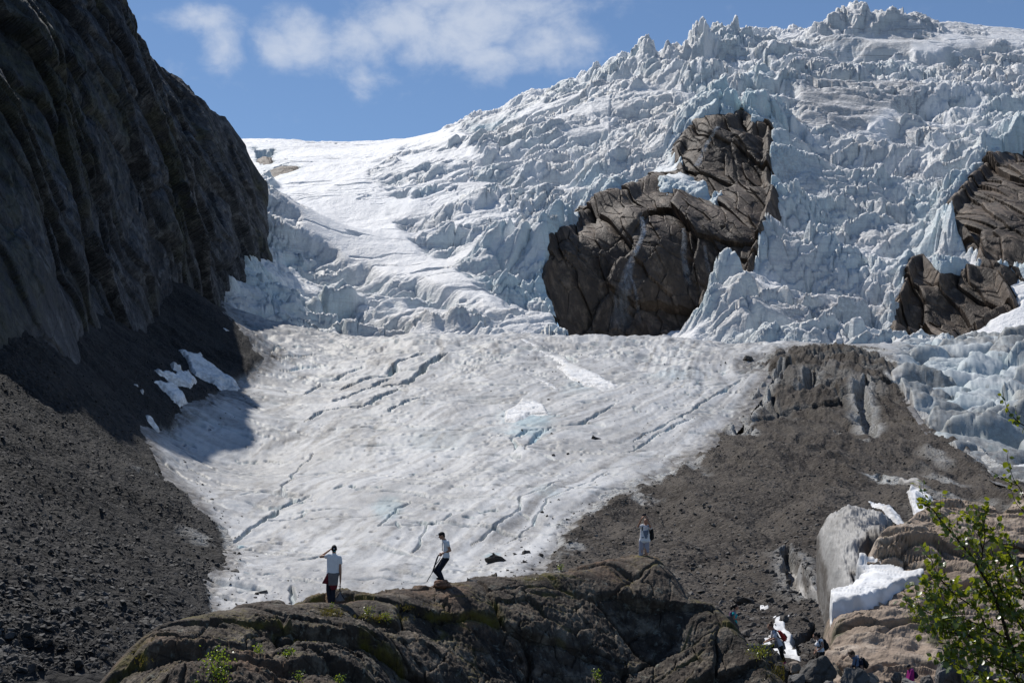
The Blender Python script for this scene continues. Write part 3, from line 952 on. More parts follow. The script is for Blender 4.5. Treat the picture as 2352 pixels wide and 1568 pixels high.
def build_icefall():
    th, Yv, X, Y = fan(330, 2560, 690, 2050, 1120, 1000)
    Z = FALL.fast(th, Yv)
    px, py = project(X, Y, Z)
    sm = np.full(X.shape, -80.0, F32)
    for q in SMOOTH:
        sm = np.maximum(sm, sdf(px, py, q))
    jg = 14 * fbm(X * 0.02, Y * 0.01, 4, 100)
    smooth_ = sstep(-12, 22, sm + 1.6 * jg)
    far = sstep(1480, 1560, Y) * (px < 2352)
    bowl = sstep(-10, 25, sdf(px, py, BOWL) + jg)
    upper = sstep(-10, 15, sdf(px, py, UPPER) + 0.5 * jg)
    a = np.radians(24 - 6 * sstep(1100, 1600, px)).astype(F32)
    ru = (X - 60) * np.cos(a) + (Y - 1150) * np.sin(a)
    rv = -(X - 60) * np.sin(a) + (Y - 1150) * np.cos(a)
    ramp = sstep(0.12, 0.42, fbm(ru * 0.0045 + 0.5 * fbm(X * .008, Y * .008, 2, 137), rv * 0.017, 3, 136)) * (1 - 0.5 * sstep(1500, 1300, Y) * (px > 1400))
    tb = (Z + 30 * fbm(X * 0.0035, Y * 0.0035, 3, 139) + 0.18 * X) / 62.0
    fb = tb - np.floor(tb)
    tread = sstep(0.02, 0.12, fb) * sstep(0.50, 0.36, fb) * sstep(-0.35, 0.25, fbm(X * 0.004, Y * 0.004, 2, 146))
    chaos = (1 - 0.62 * tread) * (1 - 0.80 * ramp) * (1 - 0.94 * smooth_) * (1 - 0.75 * bowl) * (1 - 0.6 * upper)
    chaos = chaos * (1 - 0.8 * sstep(2110, 2190, px) * sstep(1490, 1550, Y))
    chaos = np.maximum(chaos, 0.62 * sstep(720, 640, px + jg) * sstep(455, 500, py) * sstep(770, 740, py))
    rock = np.full(X.shape, -80.0, F32)
    for q in ROCKS:
        rock = np.maximum(rock, sdf(px, py, q))
    rock = np.minimum(rock, -sdf(px, py, ICE_TONGUE))
    # the direction the ice is torn: the left arm streams down to the left
    a = np.radians(24 - 6 * sstep(1100, 1600, px)).astype(F32)
    wX = X + 14 * fbm(X * 0.012, Y * 0.012, 3, 101) + 4 * fbm(X * 0.06, Y * 0.06, 2, 103)
    wY = Y + 14 * fbm(X * 0.012 + 9, Y * 0.012, 3, 102) + 4 * fbm(X * 0.06 + 3, Y * 0.06, 2, 104)
    u = (wX - 60) * np.cos(a) + (wY - 1150) * np.sin(a)
    v = -(wX - 60) * np.sin(a) + (wY - 1150) * np.cos(a)
    f1, f2, rid, dx, dy = worley(u / 44.0, v / 24.0, 110)
    g1 = f2 - f1
    zb = sstep(-0.25, 0.35, fbm(X * 0.0045, Y * 0.0045, 2, 160))
    big = (0.5 + 0.9 * zb) * (19.0 * (rid - 0.5) + 13.0 * dx * (rid - 0.5) - 7.0 * dy - 14.0 * np.exp(-(g1 / 0.065) ** 2))
    f1, f2, rid2, dx, dy = worley(u / 14.0, v / 9.0, 111)
    g2 = f2 - f1
    mid = (1.15 - 0.55 * zb * (rid > 0.4)) * (6.4 * (rid2 - 0.5) + 5.5 * dx * (rid2 - 0.5) - 3.4 * dy - 5.5 * np.exp(-(g2 / 0.10) ** 2))
    f1, f2, rid3, dx, dy = worley(wX / 5.2, wY / 6.0, 112)
    g3 = f2 - f1
    f1, f2, rid4, dx, dy = worley(wX / 2.6 + 3.3, wY / 3.6, 132)
    fine = (1.0 - 0.6 * zb) * (1.7 * (rid3 - 0.5) - 1.2 * np.exp(-(g3 / 0.12) ** 2) + 0.5 * (rid4 - 0.5))
    amp = 0.30 + 0.75 * sstep(-0.5, 0.7, fbm(X * 0.006, Y * 0.006, 3, 113))
    amp = amp * (1 - 0.45 * sstep(1380, 1480, Y)) * (0.68 + 0.32 * sstep(1000, 1300, px))
    rough = 20.0 * fbm(X * 0.0065, Y * 0.008, 3, 114) + 4.0 * fbm(X * 0.03, Y * 0.03, 3, 134)
    flow = 10.0 * (ridged(u * 0.009, v * 0.04, 3, 135) - 1.1)
    dz = chaos * (amp * (big * 0.85 + mid) + fine + rough + flow + 0.6 * fbm(X * 0.25, Y * 0.2, 3, 115))
    dz += (1 - chaos) * (2.0 * fbm(X * 0.012, Y * 0.008, 3, 116) + 0.7 * fbm(X * 0.07, Y * 0.03, 3, 117))
    # terraces: near-level treads between torn risers
    st = 30.0
    tz = (Z + 10 * fbm(X * 0.006, Y * 0.006, 3, 118)) / st
    fr = tz - np.floor(tz)
    dz += chaos * 0.5 * st * (sstep(0.30, 0.95, fr) - fr) * (1 - bowl)
    dz += (1 - smooth_) * (1 - bowl) * (0.12 + 0.43 * sstep(1050, 1350, px)) * 62.0 * (sstep(0.38, 0.98, fb) - fb) * sstep(-0.35, 0.25, fbm(X * 0.004, Y * 0.004, 2, 146))
    # crevasses in the smooth fields
    cv = np.abs(fbm(X * 0.006 + 0.3 * fbm(X * .01, Y * .01, 2, 119), Y * 0.03, 2, 120))
    dz -= smooth_ * 7.0 * sstep(0.05, 0.0, cv) * (fbm(X * 0.006, Y * 0.006, 2, 121) > 0.05)
    # banded bowl and headwall
    dz += bowl * (5 * ridged(X * 0.008, (Y + 0.2 * X) * 0.04, 3, 122) - 5)
    # ice over the rock: a broken cliff edge, then nothing
    e = rock + 6 + 10 * fbm(X * 0.03, Y * 0.03, 4, 125) + 4 * (rid2 - 0.5)
    dz += 9.0 * sstep(-45, -4, e) * chaos - 40.0 * sstep(0, 9, e)
    # towers on the skyline
    for (qx, qy, Yt, wd, ht, sx) in TOWERS:
        b = P(qx, qy, Yt)
        ddx = (X - b[0]) / wd
        ddy = (Y - b[1]) / (wd * 1.3)
        sel = (np.abs(ddx) < 2) & (np.abs(ddy) < 2)
        q = np.sqrt(ddx[sel] ** 2 + ddy[sel] ** 2) + 0.22 * fbm(X[sel] * 0.07, Y[sel] * 0.07, 3, 126) + 0.12 * (rid3[sel] - 0.5)
        t = np.clip(1 - q, 0, 1)
        dz[sel] = dz[sel] + ht * np.maximum(t ** sx, 0) * (0.85 + 0.3 * rid2[sel])
    crack = np.maximum(np.exp(-(g1 / 0.13) ** 2), 0.8 * np.exp(-(g2 / 0.16) ** 2))
    bz = sstep(-0.15, 0.7, fbm(X * 0.005, Y * 0.005, 3, 127) + 0.5 * sstep(-60, 0, rock) + 0.25 * sstep(1300, 1100, Y))
    blue = np.clip(chaos * (0.02 + 0.40 * bz * (0.35 + 0.65 * crack)) + 0.22 * sstep(-26, -2, e), 0, 0.6)
    blue = np.clip(blue + 0.20 * chaos * sstep(0.5, 0.75, fb) * sstep(-0.2, 0.4, fbm(X * 0.006, Y * 0.006, 3, 148)), 0, 0.8)
    # the bluest fresh breaks
    for (cx, cy, rx, ry, am) in ((1345, 430, 60, 60, 0.5), (1800, 300, 45, 60, 0.35), (1770, 420, 25, 80, 0.3), (1740, 190, 60, 70, 0.35), (1610, 200, 60, 60, 0.3), (2130, 480, 60, 90, 0.4), (2080, 640, 50, 120, 0.4), (1660, 110, 90, 40, 0.3), (590, 740, 60, 30, 0.5), (1060, 690, 60, 30, 0.4)):
        q = np.sqrt(((px - cx) / rx) ** 2 + ((py - cy) / ry) ** 2) + 0.5 * fbm(X * 0.02, Y * 0.02, 3, 128)
        blue = np.maximum(blue, am * sstep(1.0, 0.2, q) * chaos)
    snow = np.maximum(np.maximum(smooth_, 0.75 * ramp * sstep(1750, 1300, px)), far * sstep(1560, 1640, Y))
    snow = np.maximum(snow * (0.78 + 0.3 * fbm(X * 0.02, Y * 0.01, 3, 129)), 0)
    snow = np.maximum(snow, 0.75 * chaos * sstep(0.62, 0.9, rid2 + 0.5 * fbm(X * 0.01, Y * 0.01, 3, 130)) * sstep(1000, 1300, Y + 200 * fbm(X * .004, Y * .004, 2, 133)))
    snow = np.maximum(snow, tread * (0.55 + 0.5 * fbm(X * 0.015, Y * 0.01, 3, 147)) * (1 - bowl))
    snow *= sstep(0, -14, e)
    dirt = np.clip(0.65 * sstep(0.0, 0.7, fbm(X * 0.008, Y * 0.012, 4, 131) + 0.25 * bowl) * (1 - 0.85 * smooth_) + 0.75 * bowl + sstep(1450, 1750, px) * (0.28 + 0.35 * fbm(X * 0.01, Y * 0.016, 4, 162)) * (1 - smooth_), 0, 1)
    dirt = np.maximum(dirt, 0.85 * sstep(0, 30, sdf(px, py, SMOOTH[9])))
    dirt = np.maximum(dirt, 0.7 * chaos * np.maximum(np.exp(-(g1 / 0.07) ** 2), 0.8 * np.exp(-(g2 / 0.09) ** 2)) * (fbm(X * 0.01, Y * 0.01, 3, 138) > -0.15))
    strata = np.clip(0.35 + bowl + upper, 0, 1) * (1 - smooth_)
    keep = (e < 14)
    me = grid_mesh('icefall', X, Y, Z + dz, keep, True, dict(snow=np.clip(snow, 0, 1), blue=blue, dirt=dirt, strata=strata))
    return link('icefall', me, M_FALL, label='broken blue white icefall of seracs hanging from the ice cap down to the tongue', cat='icefall', kind='structure')


TOWERS = [
    (1470, 150, 1490, 26, 26, 0.8), (1500, 140, 1500, 22, 20, 0.8), (1545, 128, 1500, 18, 26, 0.9),
    (1575, 122, 1500, 34, 8, 0.5), (1594, 116, 1505, 18, 18, 0.5), (1622, 118, 1510, 22, 14, 0.4), (1652, 119, 1515, 30, 17, 0.35), (1684, 122, 1515, 24, 14, 0.4), (1740, 114, 1530, 32, 16, 0.35),
    (1800, 98, 1545, 30, 6, 0.4), (1845, 86, 1560, 26, 10, 0.35), (1900, 68, 1585, 24, 12, 0.25), (1945, 68, 1590, 28, 14, 0.25), (1990, 64, 1600, 42, 12, 0.3), (2050, 63, 1615, 60, 9, 0.35), (2130, 62, 1645, 70, 7, 0.45),
    (1285, 222, 1480, 7, 14, 0.7), (1255, 228, 1480, 12, 8, 0.6), (1380, 195, 1490, 20, 10, 0.7), (1420, 178, 1490, 20, 12, 0.7),
]


def build_rock_steps():
    names = ['rock_face', 'rock_face', 'rock_face', 'rock_outcrop', 'rock_outcrop']
    labs = ['brown rock cliff with waterfalls between the two arms of the icefall', 'dark rock cliff below the ice at the far right edge',
            'twin dark rock knobs beside the avalanche snow cone', 'small grey rock in the upper snow next to the cliff edge', 'small black rock under the snow lip beside the cliff']
    rng = [(1180, 1860, 840, 1260, 560, 620), (2100, 2480, 820, 1200, 300, 360), (2000, 2380, 790, 960, 300, 260), (560, 660, 1380, 1560, 60, 60), (590, 700, 1250, 1480, 60, 60)]
    for k, q in enumerate(ROCKS):
        a = rng[k]
        th, Yv, X, Y = fan(*a)
        Z = FALL.fast(th, Yv)
        px, py = project(X, Y, Z)
        sd = sdf(px, py, q)
        # joints and slabs: buttresses with steep edges, running down the face
        s = Z + 0.3 * X
        wX = X + 4 * fbm(X * 0.02, s * 0.02, 2, 140)
        wS = s + 5 * fbm(X * 0.02 + 5, s * 0.02, 2, 141)
        f1, f2, r1, dx, dy = worley(wX / 46.0, wS / 52.0, 142)
        f1b, f2b, r2, dxb, dyb = worley(wX / 17.0, wS / 21.0, 143)
        f1c, f2c, r3, _, _ = worley(wX / 6.0, wS / 6.0, 144)
        h1, h2 = np.mod(r1 * 7.13, 1) - 0.5, np.mod(r2 * 7.13, 1) - 0.5
        dep = 11 * (r1 - 0.5) - 5 * dx + 14 * dy * h1 + 8 * dyb * h2 - 1.6 * np.exp(-((f2 - f1) / 0.05) ** 2) + 3.2 * (r2 - 0.5) - 3 * dxb + 2 * dyb - 0.8 * np.exp(-((f2b - f1b) / 0.05) ** 2) + 1.2 * (r3 - 0.5) - 0.2 * np.exp(-((f2c - f1c) / 0.14) ** 2) + 4 * fbm(wX * 0.03, wS * 0.02, 3, 145)
        sc = 1.0 if k < 3 else 0.3
        dep = dep * sc
        Zr = Z - 9.0 * sstep(0, 14, sd) * (1 if k < 3 else -0.4) - 12.0 * sstep(0, -25, sd)
        # move the face out along its own slope direction
        Yn = Y - 0.75 * dep
        Xn = X - 0.25 * dep
        Zn = Zr + 0.5 * dep
        snow = np.zeros_like(X)
        me = grid_mesh(names[k], Xn, Yn, Zn, sd > -26, False)
        link(names[k], me, M_FACE, label=labs[k], cat='rock face' if k < 3 else 'rock', kind='structure')


# ---------------------------------------------------------------- the mountain wall on the left
STATIONS = [  # distance, foot (x, z), crest (x, z); crests out of view are shaped for their shadow
    (120, (-78, -4), (-125, 12)), (200, (-96, 18), (-140, 55)), (262, (-106, 36), (-152, 98)), (330, (-117, 55), (-166, 156)), (430, (-134, 66), (-190, 238)),
    (520, (-146, 80), (-205, 290)), (585, (-154, 92), (-215, 304)), (640, (-157, 96), (-225, 312))] + [
    (Y, f, (P(px, py, Y)[0], P(px, py, Y)[2])) for (Y, f, px, py) in (
        (700, (-160, 100), 276, 76), (735, (-165, 106), 325, 112), (770, (-168, 112), 386, 160), (805, (-172, 118), 440, 200), (840, (-174, 124), 492, 248),
        (870, (-175, 130), 536, 280), (895, (-176, 134), 576, 350), (925, (-178, 142), 618, 425))] + [
    (965, (-186, 150), (-197, 268)), (1010, (-200, 160), (-217, 296)), (1060, (-225, 170), (-238, 314)), (1100, (-250, 176), (-258, 320)),  # hidden behind the visible edge, raised to cast shade on the icefall
]


def build_wall():
    st = np.array([(a, b[0], b[1], c[0], c[1]) for a, b, c in STATIONS], float)
    Yv = np.geomspace(125, 1095, 1150)
    sv = np.concatenate([np.linspace(-0.25, 1.0, 470), np.linspace(1.0, 1.9, 70)[1:]])

    def interp(col):
        # smooth cubic through the stations
        xs, ys = st[:, 0], st[:, col]
        m = np.gradient(ys, xs)
        i = np.clip(np.searchsorted(xs, Yv) - 1, 0, len(xs) - 2)
        h = xs[i + 1] - xs[i]
        t = (Yv - xs[i]) / h
        return (2 * t ** 3 - 3 * t ** 2 + 1) * ys[i] + (t ** 3 - 2 * t ** 2 + t) * h * m[i] + (-2 * t ** 3 + 3 * t ** 2) * ys[i + 1] + (t ** 3 - t ** 2) * h * m[i + 1]
    fx, fz, cx, cz = (interp(k)[:, None] for k in (1, 2, 3, 4))
    rag = (16 * fbm(Yv * 0.035, Yv * 0 + 3.3, 4, 161, 0.6) * sstep(690, 640, Yv))[:, None]  # roughens the out-of-view crest so its cast shadow has a ragged edge
    cz = cz + rag
    cx = cx - 0.3 * rag
    s = sv[None, :]
    Y = np.repeat(Yv[:, None], len(sv), 1)
    prof = np.where(s < 1, s, 1 + (s - 1) * 2.2)
    X = fx + (cx - fx) * (0.38 * np.clip(s, -1, 1) + 0.62 * np.clip(s, 0, 1) ** 3) + np.where(s > 1, -(s - 1) * 190, 0)
    Z = fz + (cz - fz) * np.clip(s, -1, 1) + np.where(s > 1, -8 * (s - 1) + 6 * fbm(Y * 0.02, s * 2, 3, 149) * np.clip((s - 1) * 2, 0, 1), 0)
    # ribs: rock slabs tilted along the valley, cut by gullies
    al = math.radians(27)
    q = Y * math.sin(al) + Z * math.cos(al)          # across the beds
    p = Y * math.cos(al) - Z * math.sin(al)          # along the beds, which dip up the valley
    qw = q + 9 * fbm(q * 0.02, p * 0.010, 3, 150)
    pw = p + 16 * fbm(q * 0.015, p * 0.010, 3, 151)
    f1, f2, r1, dx, dy = worley(qw / 46.0, pw / 150.0, 152)
    f1b, f2b, r2, dxb, dyb = worley(qw / 20.0, pw / 58.0, 153)
    f1c, f2c, r3, dxc, dyc = worley(qw / 8.0, pw / 24.0, 154)
    f1d, f2d, r4, dxd, dyd = worley(qw / 3.0, pw / 9.0, 155)
    d = 14 * (r1 - 0.5) - 9 * dx * (0.3 + r1) + 10 * dy * (np.mod(r1 * 7.1, 1) - 0.5) + 6.5 * (r2 - 0.5) - 5 * dxb * (0.2 + r2) + 6 * dyb * (np.mod(r2 * 7.1, 1) - 0.5) + 1.6 * (r3 - 0.5) - 1.0 * dxc + 1.5 * dyc * (np.mod(r3 * 7.1, 1) - 0.5) + 0.4 * (r4 - 0.5) - 0.4 * dxd
    d -= 3 * np.exp(-((f2 - f1) / 0.06) ** 2) + 1.5 * np.exp(-((f2b - f1b) / 0.08) ** 2) + 0.5 * np.exp(-((f2c - f1c) / 0.1) ** 2)
    d += 12 * fbm(Y * 0.008, Z * 0.004, 3, 156) + 6 * (ridged(Y * 0.016, Z * 0.007, 2, 159) - 1) + 1.0 * fbm(Y * 0.25, Z * 0.25, 4, 157, 0.6)
    d = 0.60 * d * (0.25 + 0.75 * sstep(200, 420, Y)) * (1 - 0.6 * sstep(0.8, 1.1, s)) * (0.35 + 0.65 * sstep(-0.05, 0.2, s)) * (0.6 + 0.4 * sstep(930, 860, Y))
    for _ in range(1):
        d[1:-1, 1:-1] = 0.5 * d[1:-1, 1:-1] + 0.125 * (d[2:, 1:-1] + d[:-2, 1:-1] + d[1:-1, 2:] + d[1:-1, :-2])
    # outward is to the right and towards the path
    X = X + 0.86 * d
    Y2 = Y - 0.40 * d
    Z2 = Z + 0.3 * d + 2.0 * (r3 - 0.5) * sstep(0.9, 1.0, s)
    moss = np.clip(sstep(0.05, 0.6, fbm(q * 0.03, p * 0.012, 4, 158) + 0.35 * sstep(560, 380, Y) + 0.2 * dyb), 0, 1) * 0.6
    me = grid_mesh('mountain', X, Y2, Z2, None, False, dict(moss=moss))
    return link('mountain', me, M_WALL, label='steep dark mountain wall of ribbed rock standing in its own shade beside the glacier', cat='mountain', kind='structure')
# ---------------------------------------------------------------- near rock hump where three people stand
RIDGE = [(230, 1568, 30.5), (270, 1520, 31), (310, 1480, 31.5), (350, 1450, 32), (430, 1420, 33), (520, 1398, 34.5), (650, 1386, 36), (750, 1381, 37), (850, 1372, 38.2), (930, 1360, 39.5), (1000, 1346, 40.8),
         (1060, 1336, 41.6), (1150, 1326, 42.5), (1250, 1309, 43.5), (1330, 1305, 44), (1400, 1291, 45), (1460, 1284, 45.8), (1520, 1291, 45.6), (1550, 1320, 45.2), (1575, 1360, 44.6), (1592, 1382, 44.2),
         (1640, 1402, 43.6), (1700, 1450, 42.8), (1760, 1512, 41.8), (1810, 1570, 41)]
hp = [P(*q) for q in RIDGE]
hp += [P(*q) + np.array((0.0, 1.2, -0.10)) for q in RIDGE] + [P(*q) + np.array((0.0, 4.5, -1.3)) for q in RIDGE[::2]] + [P(*q) + np.array((0.0, 10, -5.0)) for q in RIDGE[::2]]
hp += pts([(350, 1520, 29.6), (450, 1490, 31.0), (420, 1568, 28.2), (560, 1440, 33.3), (560, 1500, 31.2), (600, 1568, 29.0), (700, 1430, 35.0), (720, 1500, 32.6), (760, 1568, 30.6),
           (850, 1420, 37.0), (880, 1480, 35.6), (900, 1568, 34.0), (1000, 1390, 39.6), (1020, 1450, 38.6), (1050, 1568, 37.0), (1150, 1370, 41.4), (1180, 1440, 40.3), (1200, 1568, 38.6),
           (1300, 1350, 43.0), (1330, 1420, 41.9), (1350, 1568, 40.2), (1450, 1330, 44.8), (1470, 1410, 43.6), (1500, 1568, 41.6), (1560, 1400, 43.8), (1580, 1480, 42.6), (1620, 1568, 41.0),
           (1680, 1500, 42.0), (1720, 1568, 41.0), (400, 1700, 26), (700, 1700, 28.4), (1000, 1700, 35), (1300, 1700, 38.6), (1600, 1700, 39.6), (1800, 1700, 39.6), (200, 1700, 28)])
HUMP = Surface(hp, 1e-4)


def hump_relief(X, Y):
    wX = X + 0.45 * fbm(X * 0.22, Y * 0.22, 2, 200) + 0.06 * fbm(X * 1.7, Y * 1.7, 3, 213)
    wY = Y + 0.45 * fbm(X * 0.22 + 4, Y * 0.22, 2, 201) + 0.06 * fbm(X * 1.7 + 5, Y * 1.7, 3, 214)
    a = math.radians(22)
    u = wX * math.cos(a) + wY * math.sin(a)
    v = -wX * math.sin(a) + wY * math.cos(a)
    f1, f2, r1, dx, dy = worley(u / 3.6, v / 1.5, 202)
    g1 = f2 - f1
    h1, h2 = np.mod(r1 * 7.13, 1) - 0.5, np.mod(r1 * 13.7, 1) - 0.5
    d = 0.50 * (r1 - 0.5) + 0.85 * dx * h1 + 0.7 * dy * (h2 - 0.2) - 0.30 * np.exp(-(g1 / 0.045) ** 2)
    f1, f2, r2, dx, dy = worley(u / 1.25, v / 0.75, 203)
    g2 = f2 - f1
    h1, h2 = np.mod(r2 * 7.13, 1) - 0.5, np.mod(r2 * 13.7, 1) - 0.5
    d += (0.14 * (r2 - 0.5) + 0.28 * dx * h1 + 0.25 * dy * h2 - 0.07 * np.exp(-(g2 / 0.05) ** 2)) * (0.3 + 0.9 * (r1 > 0.45))
    d += 0.34 * fbm(X * 0.3, Y * 0.3, 2, 204) + 0.05 * fbm(X * 1.6, Y * 1.6, 4, 205, 0.6) + 0.035 * fbm(X * 8, Y * 8, 4, 206, 0.65)
    # weathered joints
    d -= 0.14 * sstep(0.05, 0.0, np.abs(fbm(u * 0.45, v * 0.8, 3, 207)))
    return d, np.maximum(np.exp(-(g1 / 0.11) ** 2), 0.6 * np.exp(-(g2 / 0.10) ** 2))


def near_ridge(X, Y):
    """1 on the crest line, where the outline must stay true"""
    r = np.array([P(*q)[:2] for q in RIDGE])
    d, _ = seg_dist(X, Y, r)
    return np.exp(-(d / 1.1) ** 2)


def build_hump():
    th, Yv, X, Y = fan(120, 1960, 25.0, 58, 1100, 760)
    Z = HUMP.fast(th, Yv)
    d, crack = hump_relief(X, Y)
    k = 1 - 0.72 * near_ridge(X, Y)
    d = d * k
    gx = np.gradient(Z, axis=0) / np.gradient(Y, axis=0)
    n = np.sqrt(1 + gx * gx)
    Yn = Y - d * np.clip(gx / n, -0.2, 0.6)
    Zn = Z + d / n
    slope = np.abs(np.gradient(Zn, axis=0) / (np.gradient(Yn, axis=0) + 1e-6))
    moss = np.clip(sstep(0.55, 0.1, slope) * sstep(0.05, 0.5, fbm(X * 0.5, Y * 0.5, 4, 210)) * 0.9 + crack * sstep(0.15, 0.5, fbm(X * 0.4, Y * 0.4, 3, 211)), 0, 1)
    tan = sstep(0.1, 0.6, fbm(X * 0.22, Y * 0.22, 3, 212)) * 0.8
    me = grid_mesh('rock_hump', X, Yn, Zn, None, True, dict(moss=moss, tan=tan))
    return link('rock_hump', me, M_HUMP, label='large rounded lichen covered rock on which three people stand', cat='rock', kind='structure')


SLICK = [(1850, 1720), (1868, 1560), (1876, 1505), (1904, 1454), (1900, 1412), (1904, 1392), (1956, 1374), (1980, 1340), (1958, 1322), (1974, 1298), (1990, 1276), (2000, 1236), (2026, 1209), (2085, 1173), (2140, 1141),
         (2200, 1128), (2270, 1136), (2302, 1160), (2330, 1132), (2400, 1090), (2700, 1000), (2950, 1000), (2950, 1800)]
SLICK_S = Surface(pts([
    (1800, 1600, 46), (1880, 1560, 48.5), (1960, 1568, 47), (2100, 1568, 46.5), (2250, 1568, 46), (2352, 1568, 45), (1890, 1500, 50.5), (2000, 1500, 49.5), (2150, 1490, 49.5), (2300, 1490, 49.5),
    (1910, 1455, 53), (2000, 1440, 52.2), (2120, 1420, 52.5), (2250, 1420, 53), (2352, 1400, 53.5), (1960, 1418, 55.5), (2060, 1386, 57.4), (2122, 1348, 60.4), (1905, 1400, 58.0), (1956, 1378, 60.3), (1982, 1340, 62.8), (2050, 1346, 62.0), (1965, 1318, 64.0), (2200, 1350, 57.5), (2300, 1330, 57.5),
    (2012, 1320, 64.2), (2080, 1332, 63.0), (2150, 1300, 62.4), (1992, 1272, 64.8), (2080, 1270, 63.7), (2010, 1232, 65.3), (2090, 1220, 64.6), (2030, 1208, 66.0), (2090, 1173, 69), (2142, 1142, 73), (2170, 1200, 66.5), (2200, 1129, 75), (2270, 1137, 74),
    (2240, 1190, 69), (2305, 1165, 73), (2352, 1150, 72), (2300, 1230, 66), (2352, 1250, 63), (2400, 1092, 80), (2700, 1000, 88), (2900, 1000, 85), (2700, 1300, 60), (2900, 1560, 44), (2600, 1568, 44), (2352, 1800, 41), (1900, 1800, 43), (2900, 1800, 38),
]) + [P(2140, 1142, 73) + np.array((0, 8, 0.2)), P(2270, 1137, 74) + np.array((0, 8, 0.2)), P(2030, 1208, 66.2) + np.array((0, 6, 0)), P(2400, 1092, 80) + np.array((0, 10, 0.4)), P(2700, 1000, 88) + np.array((0, 20, 1))], 1e-4)


def slick_relief(X, Y):
    a = math.radians(-38)
    wX = X + 1.2 * fbm(X * 0.12, Y * 0.12, 3, 220)
    wY = Y + 1.2 * fbm(X * 0.12 + 3, Y * 0.12, 3, 221)
    u = wX * math.cos(a) + wY * math.sin(a)
    v = -wX * math.sin(a) + wY * math.cos(a)
    f1, f2, r1, dx, dy = worley(u / 9.0, v / 2.6, 222)
    g = f2 - f1
    d = 0.6 * (r1 - 0.5) + 0.25 * dx - 0.5 * np.exp(-(g / 0.05) ** 2)
    f1, f2, r2, dxb, dyb = worley(u / 3.2, v / 1.1, 227)
    d += 0.22 * (r2 - 0.5) + 0.15 * dyb - 0.16 * np.exp(-((f2 - f1) / 0.07) ** 2)
    d += 0.55 * fbm(u * 0.10, v * 0.32, 3, 223) + 0.16 * fbm(u * 0.35, v * 0.9, 4, 224, 0.6) + 0.05 * fbm(X * 2.2, Y * 2.2, 4, 225, 0.65)
    d -= 0.25 * sstep(0.05, 0.0, np.abs(fbm(u * 0.12, v * 0.5, 3, 226)))
    return d, np.exp(-(g / 0.10) ** 2)


def build_slick():
    th, Yv, X, Y = fan(1760, 2900, 40, 100, 900, 620)
    Z = SLICK_S.fast(th, Yv)
    px, py = project(X, Y, Z)
    sd = sdf(px, py, SLICK)
    d, crack = slick_relief(X, Y)
    e = sd + 3 * fbm(X * 0.5, Y * 0.5, 3, 228)
    d = d * sstep(-4, 30, sd) - 5.0 * sstep(3, -16, e) - 0.9 * sstep(16, 0, e)
    # the dark cave-side face is bossy
    face = sstep(0, 25, sdf(px, py, [(1985, 1215), (2150, 1180), (2180, 1300), (2100, 1345), (1985, 1320)]))
    f1, f2, r1, _, _ = worley(X / 3.4, (Z + 0.4 * Y) / 1.7, 229)
    d += face * (0.9 * (r1 - 0.5) - 0.5 * np.exp(-((f2 - f1) / 0.1) ** 2))
    moss = np.clip(crack * sstep(0.1, 0.5, fbm(X * 0.3, Y * 0.3, 3, 230)) + 0.8 * sstep(0.45, 0.7, fbm(X * 0.25, Y * 0.25, 4, 231)), 0, 1)
    me = grid_mesh('bedrock_slope', X, Y - 0.55 * d, Z + 0.8 * d, sd > -14, True, dict(moss=moss))
    return link('bedrock_slope', me, M_SLICK, label='tan ice scoured bedrock slope rising on the far side of the path', cat='bedrock', kind='structure')


